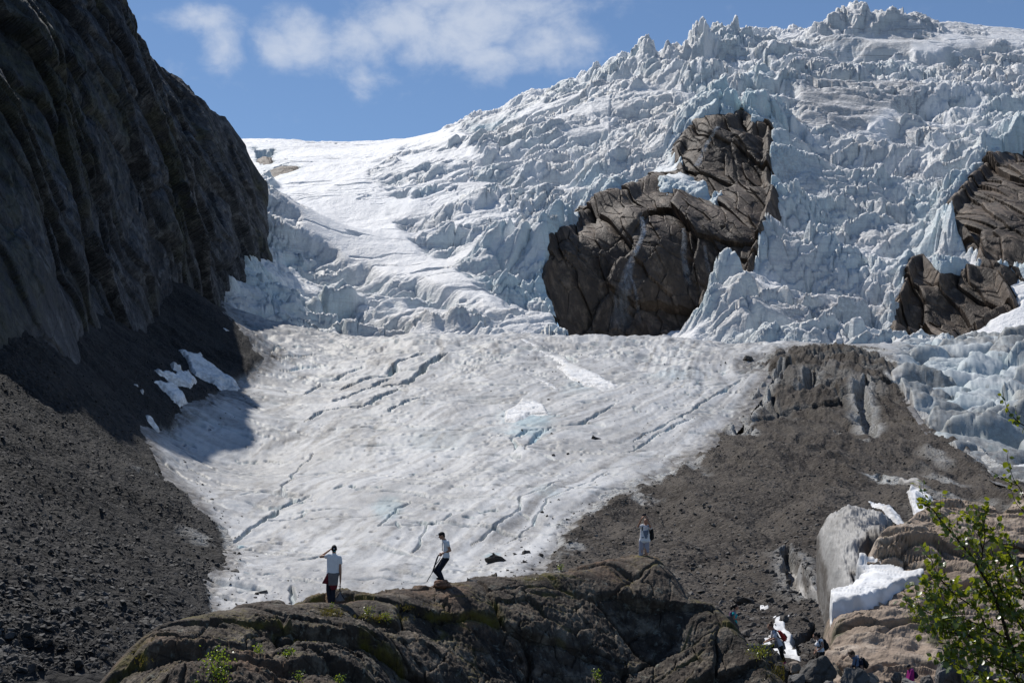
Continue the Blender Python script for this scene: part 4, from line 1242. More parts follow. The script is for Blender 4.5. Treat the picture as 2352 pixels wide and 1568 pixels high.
# ---------------------------------------------------------------- snow patches and ice lobes lying on the valley floor
def patch(name, poly, mat, thick, label, cat='snow patch', under=None, surf=None, jag=3.0, edge=5.0, swell=0.0, n=(110, 110), group=None, kind='structure', dirty=0.3, ylim=None, drop=0.0):
    p = np.array(poly, float)
    c = p.mean(0)
    g = c + (p - c) * 1.15
    surf = surf or VALLEY
    hits = np.array([ground_hit(q[0], q[1], surf) for q in g])
    y0, y1 = (hits[:, 1].min() * 0.97, hits[:, 1].max() * 1.03) if ylim is None else ylim
    th, Yv, X, Y = fan(g[:, 0].min() - 6, g[:, 0].max() + 6, y0, y1, *n)
    Z = surf(X, Y)
    px, py = project(X, Y, Z)
    sd = sdf(px, py, poly) + jag * fbm(X * 20 / Y, Y * 0.06, 3, 240)
    dz = under(X, Y, Z)[0] if under else 0
    w = np.maximum(p.max(0) - p.min(0), 1).min() * 0.5
    sw = np.sin(1.5708 * sstep(0, 1.1, sd / w))
    for _ in range(14 if swell > 0.7 else 0):
        sw = 0.2 * (sw + np.roll(sw, 2, 0) + np.roll(sw, -2, 0) + np.roll(sw, 2, 1) + np.roll(sw, -2, 1))
    prof = sstep(-1.5, edge * 1.6, sd) * thick + swell * sw * (1 + 0.18 * fbm(X * 0.12, Y * 0.06, 3, 243))
    for _ in range(10 if swell > 0.7 else 0):
        prof = 0.2 * (prof + np.roll(prof, 2, 0) + np.roll(prof, -2, 0) + np.roll(prof, 2, 1) + np.roll(prof, -2, 1))
    if name == 'ice_bulge':
        prof -= 0.8 * np.exp(-((py - 1193 - 0.16 * (px - 1925)) / 2.2) ** 2) * sstep(1915, 1935, px) * sstep(2010, 1990, px)
        prof += 0.30 * fbm(X * 0.7, Y * 0.5, 5, 244, 0.6)
    Zp = Z + dz - 0.35 * thick + prof * 1.1 - drop * sstep(2.5, -3.5, sd)
    att = dict(dirt=np.clip(dirty * sstep(12, 0, sd) + dirty * (0.42 + 0.3 * fbm(X * 0.15, Y * 0.08, 3, 242)), 0, 1), blue=np.zeros_like(X), snow=np.zeros_like(X))
    me = grid_mesh(name, X, Y, Zp + 0.02 * Y / 40 * fbm(X * 30 / Y, Y * 0.3, 3, 241), sd > -3.5, True, att)
    return link(name, me, mat, label=label, cat=cat, group=group, kind=kind)


def q5(lst):
    return [(783.8 + a / 3.0, 522.5 + b / 3.0) for a, b in lst]


def q4(lst):
    return [(a / 3.0, 522.5 + b / 3.0) for a, b in lst]


def q7(lst):
    return [(1636.5 + a * 0.1172, 1360.9 + b * 0.1172) for a, b in lst]


BULGE_S = Surface(pts([(1870, 1225, 101), (1900, 1180, 104), (1955, 1164, 105), (2010, 1168, 104), (2055, 1190, 100), (1930, 1240, 95), (1900, 1280, 94), (1980, 1240, 90), (1984, 1300, 86), (1930, 1310, 89), (1960, 1330, 85.5),
                       (1890, 1330, 92), (1930, 1365, 86), (1905, 1400, 86), (1975, 1348, 83), (2100, 1230, 95), (1840, 1300, 99), (1850, 1420, 90), (2050, 1350, 80), (1950, 1120, 118), (1850, 1150, 118), (2080, 1140, 114)]), 1e-4)


def build_patches():
    T, S, M = tongue_relief, scree_relief, moraine_relief
    patch('snow_patch', q5([(1120, 1345), (1120, 1260), (1170, 1225), (1210, 1205), (1240, 1150), (1330, 1160), (1400, 1210), (1440, 1290), (1430, 1305), (1300, 1300), (1270, 1320), (1200, 1350)]), M_SNOW, 1.0,
          'heart shaped white snow patch with a pale blue rim on the glacier tongue', under=T, jag=1.5)
    patch('snow_patch', q5([(1465, 935), (1520, 945), (1400, 855), (1300, 810), (1200, 765), (1230, 762), (1330, 800), (1470, 870), (1560, 915), (1640, 950), (1760, 1000), (1860, 1050), (1910, 1090), (1890, 1110), (1800, 1115), (1690, 1100), (1600, 1060), (1530, 1000)]), M_SNOW, 1.2,
          'long white snow tongue running down the glacier below the rock cliff', under=T, jag=1.5)
    patch('snow_patch', q5([(1310, 1020), (1350, 1030), (1480, 1080), (1495, 1120), (1400, 1080), (1330, 1040)]), M_SNOW, 0.8, 'thin snow sliver between the heart shaped patch and the long snow tongue', under=T, jag=1)
    patch('snow_patch', q5([(1640, 865), (1740, 885), (1880, 940), (1800, 925), (1690, 893)]), M_SNOW, 0.9, 'narrow snow streak above the long snow tongue near the crest of the glacier', under=T, jag=1)
    shade = [([(1215, 850), (1330, 895), (1405, 892), (1395, 915), (1500, 1010), (1690, 1115), (1640, 1135), (1500, 1125), (1440, 1080), (1345, 1045), (1310, 1000), (1280, 930)], 'largest snow patch in the cliff shade pointing down to the glacier edge'),
             ([(1160, 970), (1265, 1000), (1240, 1030), (1190, 1015)], 'small snow patch in the shade just left of the largest shaded snow patch'),
             ([(1045, 990), (1180, 1030), (1300, 1030), (1360, 1090), (1310, 1135), (1220, 1100), (1150, 1060), (1090, 1040)], 'ragged snow patch with dark gaps in the shaded scree, middle of its cluster'),
             ([(1030, 1085), (1130, 1090), (1220, 1130), (1305, 1215), (1270, 1235), (1240, 1260), (1190, 1225), (1130, 1160), (1080, 1110)], 'long slanting snow patch below the ragged one in the shaded scree'),
             ([(985, 1310), (1060, 1350), (1110, 1400), (1090, 1420), (1010, 1360)], 'lowest snow patch at the edge of the cliff shade, partly sunlit'),
             ([(895, 1112), (955, 1118), (955, 1138)], 'tiny upper snow fleck left of the slanting shaded snow patch'),
             ([(950, 1152), (992, 1168), (988, 1198)], 'tiny lower snow fleck left of the slanting shaded snow patch'),
             ([(1605, 655), (1700, 690), (1650, 698)], 'thin snow strip at the foot of the cliff where the icefall begins'),
             ([(1525, 710), (1590, 735), (1560, 742)], 'tiny snow fleck below the thin strip at the cliff foot')]
    for k, (q, lab) in enumerate(shade):
        patch('snow_patch', q4(q), M_SNOW, 2.2 if k < 5 else 1.8, lab, under=S, jag=0.8 if k < 5 else 0.3, edge=3.5)
    patch('snow_patch', q7([(1160, 530), (1300, 465), (1480, 470), (1560, 440), (1575, 490), (1400, 590), (1440, 720), (1600, 830), (1540, 900), (1560, 1000), (1650, 1120), (1745, 1240), (1740, 1420), (1300, 1420), (1180, 1100), (1060, 1040), (890, 930), (1060, 870), (1160, 760), (1230, 660)]),
          M_SNOW, 0.22, 'dimpled white snow strip behind the hiker with the red backpack', under=M, jag=0.8, edge=3)
    patch('snow_patch', q7([(865, 300), (980, 300), (1110, 330), (1100, 400), (970, 415)]), M_SNOW, 0.2, 'small snow scrap with stones above the dimpled snow strip', under=M, jag=0.6, edge=2)
    patch('snow_patch', [(1906, 1394), (1958, 1376), (1985, 1342), (1962, 1322), (1978, 1302), (2000, 1316), (2050, 1330), (2090, 1342), (2122, 1332), (2128, 1346), (2090, 1366), (2040, 1388), (1962, 1412), (1910, 1420)],
          M_SNOW, 0.95, 'thick snow bank with a shaded front between the ice bulge and the tan bedrock', under=lambda a, b, c: (0.8 * slick_relief(a, b)[0] * 0.4,), surf=SLICK_S, jag=1, edge=2.2, swell=0.3, ylim=(54, 68))
    patch('snow_patch', [(1990, 1160), (2030, 1161), (2090, 1190), (2060, 1190)], M_SNOW, 0.6, 'flat snow wedge above the ice bulge', under=M, jag=1, edge=3)
    patch('snow_patch', [(2078, 1150), (2092, 1134), (2125, 1140), (2160, 1175), (2130, 1200), (2100, 1185)], M_SNOW, 0.9, 'snow block against the top of the tan bedrock, right of the flat wedge', under=M, jag=1, edge=3)
    patch('snow_patch', [(2325, 1066), (2400, 1050), (2420, 1080), (2340, 1078)], M_SNOW, 0.7, 'snow patch on grey ice at the far right beside the birch twig', under=M, jag=1, edge=3)
    patch('ice_bulge', [(1874, 1225), (1900, 1184), (1950, 1168), (2010, 1172), (2052, 1192), (2030, 1216), (1996, 1232), (1978, 1262), (1985, 1298), (1975, 1312), (1958, 1326), (1974, 1348), (1945, 1374), (1912, 1384), (1897, 1362), (1893, 1325), (1880, 1280)],
          M_DIRTY_ICE, 0.7, 'smooth dirty ice bulge arching over a dark hollow beside the tan bedrock', cat='glacier ice', surf=BULGE_S, jag=2, edge=10, swell=1.3, n=(200, 200), dirty=0.8, ylim=(74, 112), drop=3.0)
    patch('ice_block', [(2040, 1110), (2062, 1098), (2110, 1112), (2145, 1135), (2120, 1142), (2070, 1128)], M_DIRTY_ICE, 0.8, 'blue grey ice lip showing through the gravel above the snow block', cat='glacier ice', under=M, jag=2, edge=9, swell=1.4, dirty=0.8)
    patch('ice_block', [(1800, 1255), (1840, 1300), (1862, 1340), (1900, 1385), (1905, 1420), (1880, 1410), (1850, 1370), (1822, 1325)], M_DIRTY_ICE, 0.5, 'grey ice edge beside the dark crack at the foot of the moraine', cat='glacier ice', under=M, jag=2, edge=9, swell=0.8, dirty=1.0)


# ---------------------------------------------------------------- loose stones
def rock_shape(seed, npt, flat=0.75):
    rs = np.random.RandomState(seed)
    v = rs.normal(size=(npt, 3))
    v /= np.linalg.norm(v, axis=1)[:, None]
    v *= rs.uniform(0.75, 1.1, (npt, 1))
    v *= np.array((1.0, rs.uniform(0.6, 0.95), flat * rs.uniform(0.75, 1.1)))
    bm = bmesh.new()
    for q in v:
        bm.verts.new(q)
    r = bmesh.ops.convex_hull(bm, input=bm.verts)
    bmesh.ops.delete(bm, geom=[e for e in r['geom_unused'] if isinstance(e, bmesh.types.BMVert)], context='VERTS')
    bmesh.ops.triangulate(bm, faces=bm.faces)
    bm.verts.index_update()
    V = np.array([q.co for q in bm.verts])
    Fc = np.array([[q.index for q in f.verts] for f in bm.faces])
    bm.free()
    return V, Fc


def boulder_mesh(name, seed, npt=16, flat=0.75):
    """a faceted block with worn edges and a rough skin, about 1 m across, sitting on z = 0"""
    V, Fc = rock_shape(seed, npt, flat)
    me = bpy.data.meshes.new(name)
    bm = bmesh.new()
    vs = [bm.verts.new(q * 0.5) for q in V]
    for f in Fc:
        bm.faces.new([vs[i] for i in f])
    bmesh.ops.dissolve_limit(bm, angle_limit=math.radians(12), verts=bm.verts, edges=bm.edges)
    bmesh.ops.bevel(bm, geom=list(bm.edges), offset=0.035, segments=2, affect='EDGES', profile=0.6)
    bmesh.ops.triangulate(bm, faces=bm.faces)
    for _ in range(2):
        bmesh.ops.subdivide_edges(bm, edges=[e for e in bm.edges if e.calc_length() > 0.10], cuts=1)
        bmesh.ops.triangulate(bm, faces=bm.faces)
    bm.normal_update()
    co = np.array([v.co for v in bm.verts])
    d = 0.035 * fbm(co[:, 0] * 4 + co[:, 2] * 3, co[:, 1] * 4 - co[:, 2] * 2, 3, seed) + 0.014 * fbm(co[:, 0] * 14 + co[:, 2] * 9, co[:, 1] * 14 - co[:, 2] * 6, 2, seed + 3)
    for v, k in zip(bm.verts, d):
        v.co += v.normal * float(k)
    zmin = min(v.co.z for v in bm.verts)
    for v in bm.verts:
        v.co.z -= zmin * 0.72
    for f in bm.faces:
        f.smooth = False
    bm.to_mesh(me)
    bm.free()
    return me


def hit_many(px, py):
    """valley points under many picture points"""
    cx = (px - 1176.0) / 2940.0
    cy = (783.5 - py) / 2940.0
    yy = CP - SP * cy
    tx = cx / yy
    tz = (SP + CP * cy) / yy
    ys = np.geomspace(55, 800, 70)
    G = ys[None, :] * tz[:, None] - VALLEY(tx[:, None] * ys[None, :], np.repeat(ys[None, :], len(px), 0))
    neg = G < 0
    k = np.where(neg.any(1), neg.argmax(1), 0)
    ok = neg.any(1) & (k > 0)
    k = np.maximum(k, 1)
    r = np.arange(len(px))
    g0, g1 = G[r, k - 1], G[r, k]
    Yh = ys[k - 1] + (ys[k] - ys[k - 1]) * g0 / (g0 - g1 + 1e-9)
    return tx * Yh, Yh, ok


STONES = [rock_shape(300 + k, 11, 0.8) for k in range(8)]


def stone_field(name, centers, sizes, mat, label, cat, seed):
    rs = np.random.RandomState(seed)
    Vs, Fs = [], []
    off = 0
    var = rs.randint(0, len(STONES), len(centers))
    for k, (V, Fc) in enumerate(STONES):
        sel = np.nonzero(var == k)[0]
        n = len(sel)
        if n == 0:
            continue
        a = rs.uniform(0, 6.283, n)
        ca, sa = np.cos(a), np.sin(a)
        sx = sizes[sel][:, None] * rs.uniform(0.4, 0.62, (n, 3))
        q = V[None] * sx[:, None, :]
        x = q[..., 0] * ca[:, None] - q[..., 1] * sa[:, None]
        y = q[..., 0] * sa[:, None] + q[..., 1] * ca[:, None]
        W = np.stack([x, y, q[..., 2]], 2) + centers[sel][:, None, :]
        Vs.append(W.reshape(-1, 3))
        Fs.append((Fc[None] + (np.arange(n) * len(V))[:, None, None] + off).reshape(-1, 3))
        off += n * len(V)
    me = raw_mesh(name, np.concatenate(Vs), np.concatenate(Fs), False)
    return link(name, me, mat, label=label, cat=cat, kind='stuff')


def scatter(poly, box, n, relief, lo, power, seed, inside=4, dens=None):
    rs = np.random.RandomState(seed)
    px = rs.uniform(box[0], box[2], n)
    py = rs.uniform(box[1], box[3], n)
    sd = sdf(px.astype(F32), py.astype(F32), poly)
    keep = sd > inside if inside is not None else np.ones(n, bool)
    px, py, sd = px[keep], py[keep], sd[keep]
    if dens is not None:
        k = rs.uniform(0, 1, len(px)) < dens(px, py, sd)
        px, py = px[k], py[k]
    x, y, ok = hit_many(px, py)
    px, py, x, y = px[ok], py[ok], x[ok], y[ok]
    z = VALLEY(x, y)
    z = z + relief(x[None], y[None], z[None])[0][0]
    size = lo * (1 - rs.uniform(0, 0.9985, len(x))) ** (-1.0 / power)
    return np.stack([x, y, z], 1), np.minimum(size, (7 + 3 * rs.rand(len(x))) * lo), px, py


BOULDERS = [boulder_mesh('boulder', 400 + k, 12 + k % 5, 0.7 + 0.05 * (k % 4)) for k in range(9)]


def put_boulder(loc, size, rot, k, label, group=None, mat=None, name='boulder', cat='boulder', scale=None):
    me = BOULDERS[k % len(BOULDERS)]
    if not me.materials:
        me.materials.append(M_STONE)
    o = bpy.data.objects.new(name, me)
    COL.objects.link(o)
    o.location = loc
    o.rotation_euler = rot
    s = scale or (1, 1, 1)
    o.scale = (size * s[0], size * s[1], size * s[2])
    if mat is not None:
        o.material_slots[0].link = 'OBJECT'
        o.material_slots[0].material = mat
    return tag(o, label, cat, group)


def build_stones():
    rs = np.random.RandomState(5)
    c, s, px, py = scatter(SCREE, (-40, 780, 560, 1560), 60000, scree_relief, 0.10, 1.75, 1)
    order = np.argsort(-(s / c[:, 1]))
    nb = 150
    for i in order[:nb]:
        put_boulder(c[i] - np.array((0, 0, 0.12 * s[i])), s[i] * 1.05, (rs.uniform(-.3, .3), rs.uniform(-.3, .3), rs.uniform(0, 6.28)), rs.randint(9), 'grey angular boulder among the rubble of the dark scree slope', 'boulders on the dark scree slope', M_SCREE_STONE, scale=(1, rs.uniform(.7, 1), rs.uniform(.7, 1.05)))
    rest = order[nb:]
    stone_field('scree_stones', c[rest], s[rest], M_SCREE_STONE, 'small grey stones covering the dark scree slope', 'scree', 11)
    c, s, px, py = scatter(MORAINE, (1180, 800, 2380, 1520), 70000, moraine_relief, 0.12, 1.9, 2, dens=lambda a, b, d: np.where(b < 1000, 0.55, 1.0))
    order = np.argsort(-(s / c[:, 1]))
    nb = 130
    for i in order[:nb]:
        put_boulder(c[i] - np.array((0, 0, 0.12 * s[i])), s[i] * 1.05, (rs.uniform(-.3, .3), rs.uniform(-.3, .3), rs.uniform(0, 6.28)), rs.randint(9), 'brown grey boulder lying on the dark gravel cone', 'boulders on the gravel cone', M_MORAINE_STONE, scale=(1, rs.uniform(.7, 1), rs.uniform(.7, 1.05)))
    rest = order[nb:]
    stone_field('moraine_stones', c[rest], s[rest], M_MORAINE_STONE, 'small brown stones covering the gravel cone', 'gravel', 12)
    # debris sprinkled over the ice beside the moraine and the scree
    ICE = [(490, 1400), (545, 1300), (520, 1200), (400, 1050), (580, 900), (600, 800), (1760, 800), (1700, 900), (1520, 1080), (1300, 1215), (1190, 1345), (1250, 1400)]
    dn = lambda a, b, d: np.clip(np.exp(-d / 16.0) + 0.35 * np.exp(-d / 70.0) * (a > 1100) + 0.004, 0, 1)
    c, s, px, py = scatter(ICE, (400, 790, 1760, 1390), 16000, tongue_relief, 0.16, 2.0, 3, inside=0, dens=dn)
    stone_field('ice_debris', c, s, M_MORAINE_STONE, 'dark stones sprinkled over the edge of the glacier ice', 'stones', 13)
    c, s, px, py = scatter(ICE, (600, 1000, 1500, 1390), 1500, tongue_relief, 0.14, 1.6, 4, inside=0, dens=lambda a, b, d: 0.12 + 0 * a)
    s = s * 1.2

    def on_ice(px_, py_, size, k, label, sc=(1, 0.8, 0.75), rz=0.6, group=None, rel=tongue_relief, mat=None):
        x, y = ground_hit(px_, py_)
        z = VALLEY(np.array([[x]]), np.array([[y]]))
        z = z + rel(np.array([[x]]), np.array([[y]]), z)[0]
        put_boulder((x, y, float(z[0, 0]) - 0.1 * size), size, (0.1, 0.15, rz), k, label, group, mat or M_MORAINE_STONE, scale=sc)
    on_ice(1138, 1284, 3.9, 1, 'large wedge shaped boulder with a blue melt hollow on the ice beside the moraine', (1, 0.8, 1.1), 0.2)
    on_ice(1208, 1268, 2.3, 2, 'pointed dark boulder on the ice at the edge of the moraine stones')
    on_ice(1178, 1333, 1.0, 3, 'round dark boulder behind the near rock below the wedge shaped boulder')
    on_ice(1030, 1328, 1.1, 4, 'small boulder on the ice just behind the man walking with poles')
    on_ice(1367, 1008, 4.5, 5, 'lone dark block on the open ice left of the upper moraine')
    on_ice(1306, 978 + 62, 1.6, 6, 'lone small stone on the ice below the dark block')
    on_ice(1270, 1045, 1.4, 7, 'small dark stone on the ice beside the meltwater channel')
    on_ice(1718, 827, 8.0, 2, 'grey boulder on the ice above the top of the gravel cone', (1, .7, .6))
    on_ice(1638, 905, 5.0, 3, 'dark flat boulder on the ice left of the upper gravel cone', (1, .6, .5))
    on_ice(1703, 1388, 3.0, 4, 'pale boulder with a long shadow low on the gravel cone', (1, .8, .8), 0.3, rel=moraine_relief)
    on_ice(1575, 1148, 1.5, 5, 'rounded grey boulder on the mid gravel cone', (1, .8, .8), 0.3, rel=moraine_relief)
    on_ice(1633, 1182, 1.7, 6, 'dark brown boulder alone on the mid gravel cone', (1, .8, .6), 0.3, rel=moraine_relief)
    on_ice(1879, 1240, 1.7, 7, 'dark boulder against the left side of the ice bulge', (1, .8, .8), 0.3, rel=moraine_relief)


def at_px(px, py, Y):
    return Vector(P(px, py, Y))


def build_trail_rocks():
    # boulders along the hikers' path; (middle, base, width, height in the picture, distance, variant, turn, material, label)
    L = [
        (1873, 1580, 88, 73, 41.0, 0, 0.3, 'D', 'large dark boulder hiding the legs of the woman in the white top'),
        (1964, 1585, 92, 52, 39.5, 3, 0.9, 'G', 'grey flat topped boulder in front of the stooping hiker with the scarf'),
        (1826, 1545, 34, 32, 42.5, 2, 1.6, 'T', 'tan rounded boulder at the feet of the hiker with the red backpack'),
        (1832, 1575, 46, 28, 40.6, 4, 2.0, 'G', 'mossy grey boulder lowest between the near rock and the large dark boulder'),
        (1800, 1560, 40, 40, 43.0, 6, 2.0, 'D', 'dark boulder under the tan rounded boulder'),
        (1722, 1528, 96, 74, 43.6, 5, 0.25, 'D', 'long dark slab that the hiker with the red backpack climbs'),
        (1765, 1540, 62, 50, 44.4, 7, 0.8, 'D', 'dark leaning block at the right end of the long slab'),
        (1660, 1462, 74, 62, 45.6, 1, 0.5, 'D', 'brown dark boulder in front of the woman in turquoise'),
        (1640, 1440, 50, 46, 46.2, 8, 0.2, 'D', 'squat dark boulder where the near rock meets the moraine'),
        (1692, 1490, 46, 44, 45.0, 2, 0.1, 'D', 'dark boulder between the woman in turquoise and the long slab'),
        (2188, 1590, 96, 108, 42.5, 1, 0.5, 'G', 'tall pale grey boulder behind the birch leaves'),
        (2262, 1592, 80, 78, 41.0, 3, 2.4, 'D', 'dark boulder behind the lower birch leaves'),
        (2060, 1572, 30, 30, 42.0, 4, 0.6, 'G', 'upright pale boulder in front of the hiker in magenta'),
        (2036, 1578, 24, 20, 41.0, 5, 0.6, 'G', 'small pale stone left of the upright pale boulder'),
        (2090, 1580, 28, 24, 41.5, 6, 1.6, 'G', 'low grey stone right of the upright pale boulder'),
        (2000, 1578, 44, 32, 41.0, 7, 1.1, 'T', 'tan block right of the grey flat topped boulder'),
        (1905, 1585, 30, 22, 40.0, 8, 1.1, 'G', 'small grey stone at the foot of the large dark boulder'),
        (2130, 1580, 34, 30, 43.0, 0, 1.1, 'G', 'grey stone between the hiker in magenta and the tall pale boulder'),
        (1014, 1350, 44, 24, 40.7, 2, 0.3, 'B', 'small rusty brown stone on the ridge under the walking man'),
        (1085, 1338, 30, 14, 42.4, 5, 0.3, 'T', 'pale low stone on the ridge right of the rusty brown stone'),
    ]
    mats = dict(D=M_TRAIL_DARK, G=M_STONE, T=M_TRAIL_TAN, B=M_TRAIL_RUST)
    for (mx, by, wpx, hpx, Y, k, rz, mk, lab) in L:
        me = BOULDERS[k]
        co = np.array([v.co for v in me.vertices])
        c, s_ = math.cos(rz), math.sin(rz)
        xr = co[:, 0] * c - co[:, 1] * s_
        w_m, h_m = wpx / 2940 * Y, hpx / 2940 * Y
        sx = w_m / (xr.max() - xr.min())
        sz = h_m / (co[:, 2].max())
        b = at_px(mx, by, Y)
        put_boulder(b, 1.0, (0, 0, rz), k, lab, None, mats[mk], scale=(sx, sx, sz))


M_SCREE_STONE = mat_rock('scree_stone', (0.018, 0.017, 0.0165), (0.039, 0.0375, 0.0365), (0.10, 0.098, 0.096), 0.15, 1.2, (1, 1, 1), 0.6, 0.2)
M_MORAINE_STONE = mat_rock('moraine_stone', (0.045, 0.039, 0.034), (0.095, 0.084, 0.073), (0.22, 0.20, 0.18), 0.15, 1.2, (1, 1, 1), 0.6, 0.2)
M_TRAIL_DARK = mat_rock('dark_boulder_rock', (0.045, 0.042, 0.038), (0.085, 0.08, 0.073), (0.14, 0.135, 0.125), 0.0, 3.2, (1, 1, 1), 0.8, 0.1)
M_TRAIL_TAN = mat_rock('tan_boulder_rock', (0.17, 0.135, 0.105), (0.26, 0.21, 0.165), (0.34, 0.29, 0.24), 0.0, 3.2, (1, 1, 1), 0.8, 0.1)
M_TRAIL_RUST = mat_rock('rusty_boulder_rock', (0.12, 0.06, 0.035), (0.22, 0.11, 0.065), (0.3, 0.18, 0.12), 0.0, 3.2, (1, 1, 1), 0.8, 0.1)


def build_ground():
    """the wide ground under everything, with the knoll the path crosses on this side of the rock"""
    xs = np.concatenate([np.geomspace(1350, 40, 24) * -1, np.linspace(-36, 36, 73), np.geomspace(40, 1350, 24)])
    ys = np.concatenate([-np.geomspace(560, 40, 20), np.linspace(-36, 44, 81), np.geomspace(48, 2350, 30)])
    X, Y = np.meshgrid(xs, ys)
    X, Y = X.astype(F32), Y.astype(F32)
    kn = sstep(30, 11, Y) * sstep(70, 25, np.abs(X)) * sstep(-120, -40, Y)
    Z = -26 + kn * 23.85 + 0.10 * fbm(X * 0.4, Y * 0.4, 3, 250) * (np.abs(X) < 60)
    me = grid_mesh('ground', X, Y, Z, None, True, dict(ice=np.zeros_like(X)))
    return link('ground', me, M_GRAVEL, kind='structure', label='stony ground at the foot of the valley', cat='ground')
# ---------------------------------------------------------------- people and what they carry
def mat_cloth(name, col, rough=0.85, var=0.25, transl=False):
    m, t = material(name)
    p = t.objco()
    n = t.noise(p, 9.0, 4.0, 0.6)
    n2 = t.noise(p, 60.0, 3.0, 0.6)
    c = t.mix(t.smooth(n, 0.35, 0.7), tuple(a * (1 - var) for a in col), col)
    t.out(t.bsdf(c, rough, t.bump(t.math('ADD', n, t.math('MULTIPLY', n2, 0.15)), 0.5, 0.03), 0.2))
    return m


M_SKIN = mat_cloth('skin', (0.42, 0.235, 0.16), 0.55, 0.12)
M_WHITE = mat_cloth('white_cotton', (0.78, 0.78, 0.80), 0.85, 0.06)
M_GREYW = mat_cloth('pale_grey_cotton', (0.55, 0.55, 0.60), 0.85, 0.1)
M_GREY = mat_cloth('grey_cotton', (0.17, 0.16, 0.165), 0.9, 0.2)
M_MAROON = mat_cloth('maroon_cotton', (0.13, 0.018, 0.025), 0.85, 0.2)
M_DENIM = mat_cloth('dark_denim', (0.016, 0.02, 0.034), 0.8, 0.3)
M_BLACK = mat_cloth('black_fabric', (0.012, 0.012, 0.014), 0.7, 0.2)
M_NAVY = mat_cloth('navy_fabric', (0.014, 0.018, 0.035), 0.8, 0.2)
M_SHORTS = mat_cloth('lavender_grey_jersey', (0.36, 0.35, 0.41), 0.9, 0.1)
M_PRINT = mat_cloth('blue_grey_print', (0.17, 0.21, 0.28), 0.9, 0.2)
M_TEAL = mat_cloth('turquoise_cotton', (0.01, 0.36, 0.40), 0.85, 0.12)
M_RED = mat_cloth('red_nylon', (0.42, 0.03, 0.022), 0.6, 0.2)
M_PINK = mat_cloth('pink_nylon', (0.50, 0.22, 0.34), 0.6, 0.15)
M_PURPLE = mat_cloth('purple_nylon', (0.10, 0.05, 0.12), 0.6, 0.15)
M_MAGENTA = mat_cloth('magenta_shell', (0.30, 0.012, 0.18), 0.55, 0.15)
M_SCARF = mat_cloth('blue_grey_scarf_cloth', (0.16, 0.20, 0.28), 0.9, 0.3)
M_HAIR = mat_cloth('dark_hair', (0.018, 0.012, 0.009), 0.5, 0.4)
M_HAIRB = mat_cloth('brown_hair', (0.07, 0.038, 0.02), 0.5, 0.4)
M_METAL = mat_cloth('black_metal', (0.015, 0.016, 0.02), 0.35, 0.1)
M_EYE = mat_cloth('dark_eye', (0.02, 0.015, 0.012), 0.2, 0.1)
M_PINKSHOE = mat_cloth('pink_shoe', (0.40, 0.05, 0.13), 0.6, 0.1)

_bm = bmesh.new()
bmesh.ops.create_icosphere(_bm, subdivisions=2, radius=1.0)
ICO = np.array([v.co for v in _bm.verts])
_bm.free()


def V3(*a):
    return np.array(a, float)


def hull_into(bm, pts_):
    vs = [bm.verts.new(q) for q in pts_]
    r = bmesh.ops.convex_hull(bm, input=vs)
    dead = [e for e in r['geom_unused'] + r['geom_interior'] if isinstance(e, bmesh.types.BMVert)]
    if dead:
        bmesh.ops.delete(bm, geom=list(set(dead)), context='VERTS')


class Shape:
    """a body or garment: tapered limbs and rounded masses grown into one skin"""
    def __init__(self):
        self.prims = []

    def limb(self, a, b, ra, rb=None):
        rb = ra if rb is None else rb
        self.prims.append(np.concatenate([ICO * ra + a, ICO * rb + b]))
        return self

    def chain(self, pts_, rs):
        for i in range(len(pts_) - 1):
            self.limb(pts_[i], pts_[i + 1], rs[i], rs[i + 1])
        return self

    def ball(self, c, r, frame=None):
        q = ICO * np.asarray(r, float)
        if frame is not None:
            q = q @ np.array(frame)
        self.prims.append(q + c)
        return self

    def hull(self, *pr):
        self.prims.append(np.concatenate([ICO * r + c for c, r in pr]))
        return self

    def build(self, name, base, mat, parent=None, voxel=0.011, smooth=3, **kw):
        bm = bmesh.new()
        for q in self.prims:
            hull_into(bm, q - base)
        me = bpy.data.meshes.new(name)
        bm.to_mesh(me)
        bm.free()
        tmp = bpy.data.objects.new('build', me)
        COL.objects.link(tmp)
        rm = tmp.modifiers.new('r', 'REMESH')
        rm.mode = 'VOXEL'
        rm.voxel_size = voxel
        if smooth:
            sm = tmp.modifiers.new('s', 'SMOOTH')
            sm.iterations = smooth
            sm.factor = 0.5
        dg = bpy.context.evaluated_depsgraph_get()
        me2 = bpy.data.meshes.new_from_object(tmp.evaluated_get(dg))
        bpy.data.objects.remove(tmp)
        bpy.data.meshes.remove(me)
        me2.name = name
        for p in me2.polygons:
            p.use_smooth = True
        o = link(name, me2, mat, parent, **kw)
        if parent is None:
            o.location = base
        return o


